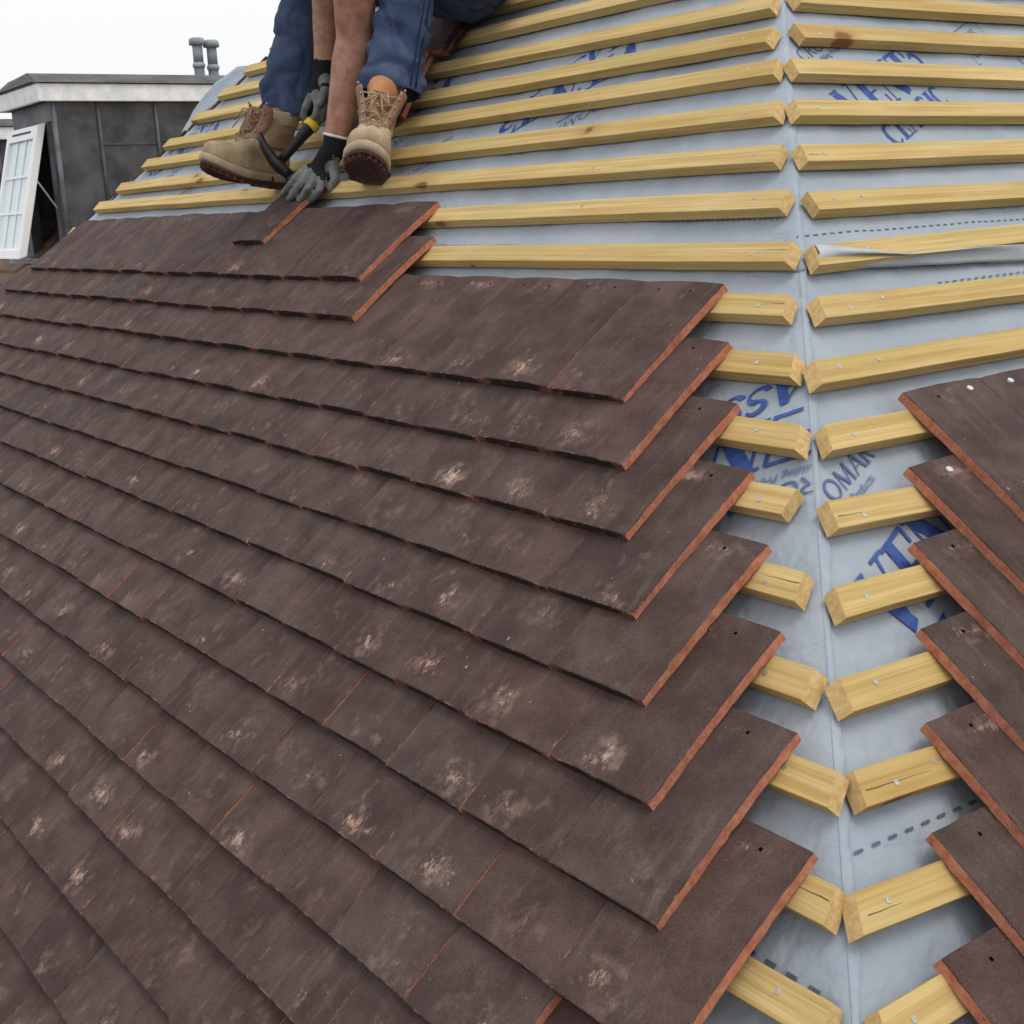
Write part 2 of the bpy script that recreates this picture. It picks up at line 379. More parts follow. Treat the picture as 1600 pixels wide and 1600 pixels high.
# the loose curled edge of the upper right sheet
fv = []; NF = 60
for i in range(NF + 1):
    t = i / NF; wv = 46 + t * 1100
    lift = max(0.0, 1 - t * 3.2)
    vlo = 41 - 26 * min(1, t * 2.2) + nz(wv / 90, 2.2) * 2
    top_v = 25 + 36 * max(0, 1 - t / .17) ** .9
    fv.append([B(wv + 14 * lift, top_v + 8, 28.5 if t < .36 else 28.5 - 20 * min(1, (t - .36) * 3)),
               B(wv + 9 * lift, top_v * .55 + 17, 29.5 if t < .36 else 29.5 - 19 * min(1, (t - .36) * 3)),
               B(wv + 3, vlo + 12 - 6 * lift, 27 - 10 * min(1, t * 2)),
               B(wv, vlo - 2, 17 - 4 * min(1, t * 2) + nz(wv / 60, 5) * 2),
               B(wv, vlo - 4, 9)])
vs = [p for r in fv for p in r]; fs = [(i * 5 + q, i * 5 + q + 1, (i + 1) * 5 + q + 1, (i + 1) * 5 + q) for i in range(NF) for q in range(4)]
fo = link('curled_edge', mesh('curled_edge', vs, fs, simple('pale_underlay_back', (.38, .41, .44), (.50, .53, .55), 9, .6, .3), smooth=True), memB1)
fo.modifiers.new('t', 'SOLIDIFY').thickness = .0008

# ---- printing on the underlay: block capitals drawn as thick and thin strokes (x, y in cap heights)
def arc(cx, cy, rx, ry, a0, a1, wt, wn=None, n=14):
    return ('arc', cx, cy, rx, ry, a0, a1, wt, wt if wn is None else wn, n)
T_, t_ = .25, .055
BIG = {
 'V': (.95, [((.0, 1), (.32, 1), .06), ((.62, 1), (.98, 1), .06), ((.16, .98), (.50, 0), T_), ((.80, .98), (.50, .05), t_)]),
 'E': (.82, [((.24, 0), (.24, 1), T_), ((.0, .97), (.76, .97), .07), ((.0, .03), (.80, .03), .07), ((.3, .5), (.62, .5), .06), ((.74, .97), (.74, .72), .07), ((.77, .03), (.77, .30), .07)]),
 'N': (1.05, [((.0, .97), (.3, .97), .06), ((.22, .98), (.82, .02), T_), ((.17, .0), (.17, .95), t_), ((.86, .0), (.86, 1), t_), ((.02, .03), (.32, .03), .06), ((.72, .97), (1.0, .97), .06)]),
 'T': (.86, [((.42, 0), (.42, .95), T_), ((.02, .96), (.82, .96), .08), ((.05, .96), (.05, .68), .07), ((.79, .96), (.79, .68), .07), ((.22, .03), (.62, .03), .06)]),
 '3': (.75, [arc(.32, .74, .24, .24, 150, -90, .07, .20), arc(.32, .27, .29, .25, 90, -150, .20, .08)]),
 'C': (.80, [arc(.44, .5, .34, .46, 45, 315, .08, .22)]),
 'L': (.72, [((.22, 0), (.22, 1), T_), ((.0, .03), (.68, .03), .07), ((.0, .97), (.44, .97), .06), ((.66, .03), (.66, .30), .07)]),
 'A': (.95, [((.10, .0), (.46, 1), t_), ((.46, .98), (.78, 0), T_), ((.22, .34), (.66, .34), .06), ((.0, .03), (.24, .03), .06), ((.6, .03), (.96, .03), .06)]),
 'S': (.72, [arc(.34, .74, .25, .23, 20, 270, .08, .20), arc(.34, .27, .28, .24, 90, -160, .20, .08)]),
 'I': (.45, [((.22, 0), (.22, 1), T_), ((.02, .97), (.42, .97), .06), ((.02, .03), (.42, .03), .06)]),
}
THIN = {
 'C': (.80, [arc(.42, .5, .36, .47, 48, 312, .07, .13)]),
 'R': (.82, [((.16, 0), (.16, 1), .13), arc(.34, .74, .30, .24, 90, -90, .08, .13), ((.16, .97), (.36, .97), .07), ((.16, .5), (.36, .5), .07), ((.40, .5), (.78, 0), .12), ((.02, .02), (.3, .02), .05)]),
 'O': (.96, [arc(.46, .5, .40, .47, 0, 360, .10, .13, 22)]),
 'M': (1.15, [((.12, 0), (.18, 1), .07), ((.18, 1), (.55, .05), .13), ((.55, .05), (.90, 1), .07), ((.90, 1), (.98, 0), .13)]),
 'A': (.86, [((.05, 0), (.42, 1), .07), ((.42, 1), (.78, 0), .13), ((.18, .34), (.65, .34), .06)]),
}
def stroke_quads(stk):
    out = []
    if stk[0] == 'arc':
        _, cx, cy, rx, ry, a0, a1, w0, w1, n = stk
        def P(i, off):
            a = R_(a0 + (a1 - a0) * i / n); return (cx + (rx + off) * math.cos(a), cy + (ry + off) * math.sin(a))
        for i in range(n):
            wa = w0 + (w1 - w0) * math.sin(math.pi * i / n) ** 1.3; wb = w0 + (w1 - w0) * math.sin(math.pi * (i + 1) / n) ** 1.3
            out.append([P(i, wa / 2), P(i, -wa / 2), P(i + 1, -wb / 2), P(i + 1, wb / 2)])
    else:
        (x0, y0), (x1, y1), wd = stk; L = math.hypot(x1 - x0, y1 - y0); n = max(1, int(L / .16))
        nx, ny = -(y1 - y0) / L * wd / 2, (x1 - x0) / L * wd / 2
        for i in range(n):
            a, b = i / n, (i + 1) / n
            pa = (x0 + (x1 - x0) * a, y0 + (y1 - y0) * a); pb = (x0 + (x1 - x0) * b, y0 + (y1 - y0) * b)
            out.append([(pa[0] + nx, pa[1] + ny), (pa[0] - nx, pa[1] - ny), (pb[0] - nx, pb[1] - ny), (pb[0] + nx, pb[1] + ny)])
    return out
SHEAR = .22
def printed(slope, O, ang, parent, vmin, vmax, dy=0):
    ca, sa = math.cos(R_(ang)), math.sin(R_(ang)); pos = A if slope == 'A' else B
    hip = hipA if slope == 'A' else hipB
    def uv(x, y): return (O[0] + x * ca - y * sa, O[1] + x * sa + y * ca)
    def ok(u, v): return vmin < v < vmax and ((u < hip(v) - 1 and u > leftA(v)) if slope == 'A' else (u > hip(v) + 12))
    def emit(name, quads, mat, lift=.5):
        vs = []; fs = []
        for k, q in enumerate(quads):
            pts = [uv(*p) for p in q]
            if not all(ok(*p) for p in pts): continue
            b = len(vs); vs += [pos(p[0], p[1], hm(slope, *p) + lift + .02 * (k % 9)) for p in pts]; fs.append((b, b + 1, b + 2, b + 3))
        if fs: link(name, mesh(name, vs, fs, mat), parent)
    def word(txt, font, x, y, capx, cap):
        qs = []
        for ch in txt:
            if ch == ' ': x += capx * .35; continue
            wd, st = font[ch]
            for sk in st:
                for q in stroke_quads(sk): qs.append([(x + p[0] * capx + p[1] * cap * SHEAR, y + p[1] * cap) for p in q])
            x += wd * capx * 1.02
        return qs
    emit('printed_word', word('CROMAR', THIN, -22, -2, 34, 27), M['ink_thin'])
    emit('printed_word', word('VENT', BIG, -80, -160 + dy, 84, 84) + word('3', BIG, 232, -168 + dy, 66, 66), M['ink'])
    emit('printed_word', word('CLASSIC', BIG, -60, -222 + dy, 52, 46), M['ink'])
    # outlined box with two small words
    qs = []
    bx = [(430, -205), (560, -205), (600, -120), (470, -120)]
    for i in range(4):
        p, q = bx[i], bx[(i + 1) % 4]; qs += stroke_quads((p, q, 3.0)) if False else [[(p[0], p[1]), (p[0] + 2.5, p[1] + 2.5), (q[0] + 2.5, q[1] + 2.5), (q[0], q[1])]]
    emit('printed_box', qs + word('CROMAR', THIN, 466, -150, 17, 17), M['ink_thin'])
    emit('printed_word', word('CLASSIC', BIG, 452, -190, 15, 17), M['ink_thin'])
    # small line of lettering
    cu = bpy.data.curves.new('t', 'FONT'); cu.body = 'Building Products'; cu.size = 17; cu.shear = .25; cu.resolution_u = 2
    to = bpy.data.objects.new('t', cu); COL.objects.link(to)
    dg = bpy.context.evaluated_depsgraph_get(); me = bpy.data.meshes.new_from_object(to.evaluated_get(dg))
    bpy.data.objects.remove(to)
    vs = []; good = []
    for vtx in me.vertices:
        p = uv(4 + vtx.co.x, -20 + vtx.co.y); good.append(ok(*p)); vs.append(pos(p[0], p[1], hm(slope, *p) + 1.0))
    fs = [tuple(f.vertices) for f in me.polygons if all(good[i] for i in f.vertices)]
    if fs: link('printed_line', mesh('printed_line', vs, fs, M['ink_thin']), parent)
printed('B', (-228, -328), 23, memB0, -1000, 40)
printed('B', (430, 512), 24, memB1, 60, 1400)
printed('B', (1080, 512), 24, memB1, 60, 1400)
for du in (-772, -1420, -2068, -2716): printed('A', (du, 478), 212, memA1, 130, 1400)
printed('A', (203, -268), 212, memA0, -1000, 40, 38)
def dashes(slope, p0, p1, parent, dl=9, gap=8, wd=3.0, name='dashed_line'):
    pos = A if slope == 'A' else B
    L = math.hypot(p1[0] - p0[0], p1[1] - p0[1]); n = int(L / (dl + gap)); vs = []; fs = []
    ux, uy = (p1[0] - p0[0]) / L, (p1[1] - p0[1]) / L
    for i in range(n):
        s = i * (dl + gap); b = len(vs)
        for a, c in ((s, -wd / 2), (s + dl, -wd / 2), (s + dl, wd / 2), (s, wd / 2)):
            u, v = p0[0] + ux * a - uy * c, p0[1] + uy * a + ux * c
            vs.append(pos(u, v, hm(slope, u, v) + .9))
        fs.append((b, b + 1, b + 2, b + 3))
    link(name, mesh(name, vs, fs, M['dash']), parent)
dashes('A', (-2900, 147), (-120, 147), memA1, 5, 6, 2.2)
dashes('A', (-1700, 98), (-700, 97), memA1, 5, 6, 2.2)
dashes('B', (77, 110), (1500, 101), memB1, 9, 9, 2.6)
dashes('B', (300, -5), (1500, -10), memB0, 9, 9, 2.6)
dashes('B', (-472, -680), (-180, -689), memB0, 12, 13, 3)
dashes('A', (300, -806), (548, -812), memA0, 13, 13, 4)

# ------------------------------------------------------------------ battens
def batten(slope, pL, pR, endL, endR, label, nails, group):
    """pL, pR: top edge of the upper face (u, v); 38 mm wide, 25 mm high; endL/endR: cut slants"""
    pos = A if slope == 'A' else B; X, Sd, N = (XA, SA, NA) if slope == 'A' else (XB, SB, NB)
    L = pR[0] - pL[0]; mid = ((pL[0] + pR[0]) / 2, (pL[1] + pR[1]) / 2 - 19)
    slope_v = (pR[1] - pL[1]) / L
    ax = (X + Sd * slope_v).normalized(); ay = N.cross(ax).normalized()
    mw = Matrix.Identity(4); o = pos(mid[0], mid[1], 0)
    for i in range(3): mw[i][0] = ax[i]; mw[i][1] = ay[i]; mw[i][2] = N[i]; mw[i][3] = o[i]
    prof = [(-19, 6.6), (-19, 24.4), (-18.4, 25), (18.4, 25), (19, 24.4), (19, 6.6), (18.4, 6), (-18.4, 6)]
    n = max(2, int(L / 70)); vs = []; fs = []; fm = []; sd = random.random() * 99
    for i in range(n + 1):
        x = -L / 2 + L * i / n
        for (py, pz) in prof:
            xx = x
            s = 1 - (py + 19) / 38; hz = (25 - pz) / 25
            if i == 0: xx = -L / 2 - endL[0] * s - endL[1] * hz + nz(py / 9, sd) * 1.5
            if i == n: xx = L / 2 + endR[0] * s + endR[1] * hz + nz(py / 9, sd + 5) * 1.5
            wob = nz(x / 90, sd) * .9; wz = nz(x / 70, sd + 3) * .7
            vs.append(Vector((xx, py + wob + nz(x / 400, sd + 7) * 2.0, max(0, pz + (wz if pz > 5 else 0)))) / 1000)
    k = len(prof)
    for i in range(n):
        for q in range(k):
            fs.append((i * k + q, i * k + (q + 1) % k, (i + 1) * k + (q + 1) % k, (i + 1) * k + q)); fm.append(0)
    fs.append(tuple(range(k))[::-1]); fm.append(1); fs.append(tuple(n * k + q for q in range(k))); fm.append(1)
    me = mesh('roofing_batten', vs, fs, [M['wood'], M['endgrain']], fm)
    bm = bmesh.new(); bm.from_mesh(me); bmesh.ops.recalc_face_normals(bm, faces=bm.faces); bm.to_mesh(me); bm.free()
    ob = tag(link('roofing_batten', me, None, mw), label, 'batten', group)
    for (nu, nv) in nails:
        b = MB(); r = 3.3
        c = [Vector((nu + L / 2 * 0, nv, 0))]
        ring = [Vector((nu + r * math.cos(a * math.pi / 5), nv + r * math.sin(a * math.pi / 5), 24.9)) / 1000 for a in range(10)]
        ring2 = [v + Vector((0, 0, .0008)) for v in ring]
        b.add(ring + ring2, [tuple(range(10, 20))] + [(q, (q + 1) % 10, 10 + (q + 1) % 10, 10 + q) for q in range(10)])
        nme = mesh('nail_head', b.v, b.f, M['zinc']); no = link('nail_head', nme); no.parent = ob
    return ob
def split(ob, x0, x1, y, sgn):
    vs = []; n = 7
    for i in range(n):
        t = i / (n - 1); x = x0 + (x1 - x0) * t; yy = y + nz(x / 14, y, 3) * 1.6; wv = .75 * (1 - t) + .12
        vs += [Vector((x, yy - wv / 2, 25.35)) / 1000, Vector((x, yy + wv / 2, 25.35)) / 1000]
    so = link('split', mesh('split', vs, [(2 * i, 2 * i + 1, 2 * i + 3, 2 * i + 2) for i in range(n - 1)], M['hole'])); so.parent = ob
BA_V = {-1: [(-895, 70), (-50, 79)], -2: [(-995, 172), (-121, 184)], -3: [(-2942, 288), (-195, 282)], -4: [(-1191, 374), (-271, 384)], -5: [(-1289, 475), (-336, 487)],
        -6: [(-1320, 561), (-399, 574)], -7: [(-1429, 671), (-474, 668)]}
BA_R = {0: (3, -17), 1: (73, -116), 2: (148, -222), 3: (200, -313), 4: (275, -416), 5: (353, -521), 6: (440, -618), 7: (498, -720), 8: (551, -815),
        -1: (-52, 80), -2: (-126, 184), -3: (-198, 282), -4: (-269, 384), -5: (-336, 487), -6: (-402, 576), -7: (-458, 668)}
TOPN = 'topmost tile course'
for k in range(-13, 17):
    if k in BA_V:
        (u0, v0), (u1, v1) = BA_V[k]; sl = (v1 - v0) / (u1 - u0)
    elif k in BA_R: v1 = BA_R[k][1]; u1 = BA_R[k][0]; sl = .004
    else: v1 = -100 * k - 20; u1 = hipA(v1); sl = .002
    uR, vR = BA_R.get(k, (hipA(v1) - 2, v1))
    uL = leftA(vR) + 12 if k > -3 else leftA(vR) + 6
    if k >= 1: uL = max(uL, -3100 + 190 * k)
    vL = vR + max(-14, min(14, sl * (uL - uR)))
    sl_end = (10 + random.uniform(-5, 7), 7 + random.uniform(-3, 5))
    if k == 3: sl_end = (-1, 1)
    if k == 8: sl_end = (6, 3)
    if k <= -3: lab = 'long bare pine batten on the left slope, %s above the %s' % (ONES[-k - 2], TOPN)
    elif k == -2: lab = 'pine batten running level with the heads of the topmost tile course, left slope'
    elif k == -1: lab = 'knotty pine batten just above the widest tile course, ending at the hip'
    else: lab = 'short pine batten end beside the hip, left side, %s below the knotty full batten' % ONES[k + 1]
    L = uR - uL
    nails = [(L / 2 - random.uniform(42, 60), random.uniform(-6, 4))]
    if k >= 6 or k < 0: nails.append((L / 2 - random.uniform(420, 460), random.uniform(-6, 6)))
    bo = batten('A', (uL, vL), (uR, vR), (random.uniform(-6, 12), 4), sl_end, lab, nails, 'battens on the left slope')
    if k in (-1, 4, 7, 0): split(bo, L / 2 + 2, L / 2 - 52, 3, 1)
RB = {0: [(-9, -21), (467, -30)], 1: [(-98, -123), (365, -126)], 2: [(-160, -219), (19, -223)], 3: [(-240, -320), (-55, -331)], 4: [(-312, -424), (-135, -430)],
      5: [(-386, -520), (-216, -527)], 6: [(-444, -611), (-301, -622)], 7: [(-528, -712), (-382, -723)], -1: [(54, 70), (578, 76)], -2: [(128, 175), (677, 170)],
      -3: [(194, 274), (786, 272)], -4: [(262, 377), (887, 369)], -5: [(333, 478), (992, 468)], -6: [(416, 572), (1097, 567)]}
for k in range(-13, 17):
    if k in RB: (u0, v0), (u1, v1) = RB[k]
    else:
        v0 = v1 = -100 * GB * k - 20; u0 = hipB(v0) + 8; u1 = u0 + 400
    sl = (v1 - v0) / (u1 - u0); uL = u0 + 3; uE = u0 + 1900
    sl_end = (10 + random.uniform(-5, 7), 6 + random.uniform(-3, 5))
    if k == -6: sl_end = (0, 1)
    if k in (-2,): sl_end = (2, 0)
    if k < 0: lab = 'long pine batten on the right slope, %s above the curled underlay edge' % ONES[-k] if k < -1 else 'pine batten half covered by the curled white underlay edge, right slope'
    elif k < 2: lab = 'bare pine batten on the right slope, %s below the curled underlay edge' % ONES[k + 1]
    else: lab = 'short visible pine batten end right of the hip, under the %s right-hand tile course' % ONES[k - 1]
    L = uE - uL
    nails = [(-L / 2 + random.uniform(30, 48), random.uniform(-8, 3))]
    if k in (0, 1, 6, -1, -2): nails.append((-L / 2 + random.uniform(105, 130), random.uniform(0, 8)))
    bo = batten('B', (uL, v0), (uE, v0 + sl * (uE - u0)), sl_end, (0, 0), lab, nails, 'battens on the right slope')
    if k in (6, 7, 3, -3): split(bo, -L / 2 + 1, -L / 2 + (96 if k == 6 else 48), -4, 1)

# ------------------------------------------------------------------ roof tiles
TW, TL, TT, TH = 162.7, 245.0, 13.6, 0.1615
def tile_variant(seed, rag):
    rs = random.Random(seed); sd = seed * 7.31
    W = TW / 2
    xs = [-W, -W + 1.3, -62, -45, -36, -30, -15, 0, 15, 30, 36, 45, 62, W - 1.3, W]
    ys = [0, -1.4, -8, -19, -25] + [-25 - 10.85 * i for i in range(1, 20)] + [-TL + 6, -TL + 1.3, -TL]
    holes = [(4, 3), (9, 3)]
    vs = []; fs = []; fm = []; nx, ny = len(xs), len(ys)
    cam_l = 1.6 + rs.random() * 1.6; cam_x = 2.0 + rs.random() * 1.6
    def zz(x, y): return -cam_x * (x / W) ** 2 + cam_l * math.sin(math.pi * min(1, -y / TL)) + nz(x / 60, y / 60, sd) * .5
    tw = rs.uniform(-.6, .6)
    for pas in (0, 1):
        for j, y in enumerate(ys):
            for i, x in enumerate(xs):
                z = zz(x, y) + tw * (x / W) * (-y / TL)
                xx, yy = x, y
                er = (nz(y / 11, sd, 1 + pas) * 1.1 + nz(y / 5.5, sd, 3 + pas) * 1.0) * rag
                if i in (0, nx - 1): xx += er * (1 if i else -1) - (.3 if i else -.3) * rag
                te = (nz(x / 14, sd, 5 + pas) * .8 + nz(x / 5, sd, 8 + pas) * .5)
                if j in (0, ny - 1): yy += te
                if pas == 0:
                    ch = max(0, nz(x / 13, y / 13, sd + 4)) * 1.5
                    if i in (0, nx - 1) or j in (0, ny - 1): z -= 1.1 + ch
                    if i in (1, nx - 2) or j in (1, ny - 2): z -= .15
                else: z -= TT + nz(x / 12, y / 12, sd + 9) * .5
                vs.append(Vector((xx, yy, z)))
    N = nx * ny
    # round the nail holes a little by pulling the cell corners
    for (ci, cj) in holes:
        for (i, j) in ((ci, cj), (ci + 1, cj), (ci, cj + 1), (ci + 1, cj + 1)):
            cx, cy = (xs[ci] + xs[ci + 1]) / 2, (ys[cj] + ys[cj + 1]) / 2
            v = vs[j * nx + i]; v.x = cx + (v.x - cx) * .72; v.y = cy + (v.y - cy) * .72
    for j in range(ny - 1):
        for i in range(nx - 1):
            a = j * nx + i
            if (i, j) in holes:
                q = [a, a + nx, a + nx + 1, a + 1]; b = len(vs)
                vs += [vs[t] - Vector((0, 0, 9)) for t in q]
                for t in range(4): fs.append((q[t], q[(t + 1) % 4], b + (t + 1) % 4, b + t)); fm.append(3)
                fs.append((b, b + 1, b + 2, b + 3)); fm.append(3)
            else: fs.append((a, a + nx, a + nx + 1, a + 1)); fm.append(0)
            fs.append((N + a, N + a + 1, N + a + nx + 1, N + a + nx)); fm.append(1)
    for j in range(ny - 1):
        a, b = j * nx, (j + 1) * nx
        fs.append((a, N + a, N + b, b)); fm.append(1)
        a += nx - 1; b += nx - 1
        fs.append((a, b, N + b, N + a)); fm.append(1)
    for i in range(nx - 1):
        fs.append((i, i + 1, N + i + 1, N + i)); fm.append(1)
        a = (ny - 1) * nx + i
        fs.append((a, N + a, N + a + 1, a + 1)); fm.append(2)
    for sx in (-40, 40):      # hanging nibs
        b = len(vs)
        vs += [Vector((sx + p * 11, y, z)) for p in (-1, 1) for y in (-1.5, -15) for z in (-TT + .5, -TT - 9)]
        for f in [(0, 1, 3, 2), (4, 6, 7, 5), (0, 4, 5, 1), (2, 3, 7, 6), (1, 5, 7, 3)]: fs.append(tuple(b + t for t in f)); fm.append(1)
    me = mesh('roof_tile', [v / 1000 for v in vs], fs, [M['face'], M['body'], M['tail'], M['hole']], fm)
    bm = bmesh.new(); bm.from_mesh(me)
    bm.normal_update(); bm.to_mesh(me); bm.free()
    return me
TV = [tile_variant(s + 1, .35) for s in range(12)]      # tiles set among others
TV_END = [tile_variant(s + 21, 1.0) for s in range(8)]   # ragged-edged tiles at the ends of courses
def slope_matrix(slope, u, v, h, tilt=TH, spin=0.0, roll=0.0):
    X, Sd, N = (XA, SA, NA) if slope == 'A' else (XB, SB, NB); pos = A if slope == 'A' else B
    y = (Sd * math.cos(tilt) - N * math.sin(tilt)); z = X.cross(y)
    base = Matrix((X, y, z)).transposed()
    rot = base @ Matrix.Rotation(spin, 3, 'Z') @ Matrix.Rotation(roll, 3, 'Y')
    mw = rot.to_4x4(); mw.translation = pos(u, v, h); return mw
def tile(mw, label, group):
    o = bpy.data.objects.new('roof_tile', random.choice(TV if 'from the' in label else TV_END)); COL.objects.link(o); o.matrix_world = mw
    return tag(o, label, 'roof tile', group)
PITCH = 163.0
RIGHT = {-2: -1038, -1: -957, 0: -115, 1: -36, 2: 43, 3: 130, 4: 216, 5: 299, 6: 383, 7: 468, 8: 310, 9: 390, 10: 310, 11: 390, 12: 310, 13: 230}
DV = {-2: -11, -1: -9, 0: -8, 1: -11, 2: -8, 3: -5, 4: 2, 5: 4, 6: 2, 7: -2, 8: -2, 9: 0, 10: -2, 11: -4}
ntile = 0
for k in range(-2, 14):
    vh = -100 * k + DV.get(k, 0)
    uR = RIGHT[k]; lim = -3120 - 95 * (k + 2) if k < 1 else -3172 + 226 * k - 330
    n = 0
    while uR - PITCH * (n + 1) > lim - 85:
        c = uR - PITCH * n - PITCH / 2; n += 1
        jit = 1 if n > 1 else .3
        mw = slope_matrix('A', c + random.uniform(-.3, .3) * jit, vh + random.uniform(-2.2, 2.2) * jit, 38.4 + random.uniform(-.5, .8), TH + random.uniform(-.006, .006), random.uniform(-.0025, .0025) * jit, random.uniform(-.0035, .0035))
        crs = ONES[k + 3]
        if n == 1: lab = 'orange-edged brown tile ending the %s course down on the left slope' % crs
        else: lab = 'dark brown roof tile, %s from the right in the %s course of the left slope' % (ONES[n], crs)
        tile(mw, lab, 'tiles laid on the left slope'); ntile += 1
tile(slope_matrix('A', -1681, 293, 37.5, TH, .012), 'single dark brown tile being laid under the gloved hand, right edge orange', 'tiles laid on the left slope')
DT = {2: (4, -200), 3: (-83, -307), 4: (-161, -403), 5: (-239, -502), 6: (-319, -598), 7: (-401, -696), 8: (-482, -795), 9: (-566, -893), 10: (-650, -990)}
NAILED = {(2, 0): [(36, -20)], (2, 1): [(-36, -20), (36, -22)], (3, 0): [(-28, -22)]}
for k, (wl, vh) in DT.items():
    for n in range(6):
        c = wl + PITCH * n + PITCH / 2; jit = 0 if n == 0 else 1
        mw = slope_matrix('B', c + random.uniform(-.3, .3) * jit, vh + random.uniform(-2, 2) * jit, 38.4 + random.uniform(-.4, .6), TH + random.uniform(-.005, .005), random.uniform(-.006, .006), random.uniform(-.0035, .0035))
        crs = ONES[k - 1]
        if n == 0: lab = 'orange-edged brown tile starting the %s course down on the right slope' % crs
        else: lab = 'dark brown roof tile, %s from the left in the %s course of the right slope' % (ONES[n + 1], crs)
        t = tile(mw, lab, 'tiles laid on the right slope')
        for (nx_, ny_) in NAILED.get((k, n), []):
            b = MB(); ring = [Vector((nx_ + 5.2 * math.cos(a * math.pi / 6), ny_ + 4.4 * math.sin(a * math.pi / 6), z)) / 1000 for z in (-.5, 2.6) for a in range(12)]
            b.add(ring, [tuple(range(12, 24))] + [(q, (q + 1) % 12, 12 + (q + 1) % 12, 12 + q) for q in range(12)])
            no = link('nail_head', mesh('nail_head', b.v, b.f, M['alu'])); no.parent = t
# spare tiles set down on the battens behind the worker
tile(slope_matrix('A', -1618, 652, 50, .02, .427), 'spare tile lying askew on the battens behind the left leg, orange side showing', 'spare tiles behind the worker')
tile(slope_matrix('A', -1621, 657, 64.5, .02, .40), 'upper spare tile of the askew pair behind the left leg', 'spare tiles behind the worker')
tile(slope_matrix('A', -1725, 772, 45, .0, 1.55), 'lower of two spare tiles lying crosswise beside the knee, red side outwards', 'spare tiles behind the worker')
tile(slope_matrix('A', -1732, 776, 60, .0, 1.50), 'upper of two spare tiles lying crosswise beside the knee, red side outwards', 'spare tiles behind the worker')
# tiles of the far hip slope, seen edge-on past the batten ends
CS = (A(leftA(0) - leftA(-100) + leftA(0), 100) - A(leftA(0), 0)).normalized()
for i in range(8):
    v = 930 - 78 * i
    y = CS; x = (Vector((-.74, 0, -.60)) - y * Vector((-.74, 0, -.60)).dot(y)).normalized(); z = y.cross(x) * -1
    if z.z < 0: z = -z
    mw = Matrix((x, y, z)).transposed().to_4x4(); mw.translation = A(leftA(v) - 2, v, 9)
    ho = MB().box((-.004, -.090, -.012), (.16, .0, .0)).build('hip_tile', M['face'], None, False, .003)
    ho.matrix_world = mw @ Matrix.Rotation(R_(5), 4, 'X')
    tag(ho, 'dark brown cut tile beyond the left ends of the battens, %s from the top' % ONES[i + 1], 'hip tile', 'cut tiles along the far hip')

# ------------------------------------------------------------------ neighbouring roof, dormers, flues
nb = empty('neighbouring_house', (-8, 2, -6.5)); tag(nb, 'neighbouring house with an old brown tiled roof behind the left hip', 'house')
def nz_roof(y): return (y - 1.0) * .97 - .36
b = MB(); ys = [-1.6 + .085 * i for i in range(40)]
for i in range(len(ys) - 1):
    y0, y1 = ys[i], ys[i + 1]
    b.add([(-16, y0, nz_roof(y0) + .022), (-5.4, y0, nz_roof(y0) + .022), (-5.4, y1, nz_roof(y1) + .004), (-16, y1, nz_roof(y1) + .004)], [(0, 1, 2, 3)])
    b.add([(-16, y0, nz_roof(y0) + .022), (-5.4, y0, nz_roof(y0) + .022), (-5.4, y0, nz_roof(y0) + .004), (-16, y0, nz_roof(y0) + .004)], [(0, 3, 2, 1)])
b.build('roof', simple('old_brown_tiles', (.10, .062, .042), (.20, .13, .09), 7, .9, .2, .003), nb)
MB().box((-15.8, -1.3, -6.5), (-5.6, 1.6, -2.95)).build('wall', M['brick'], nb)

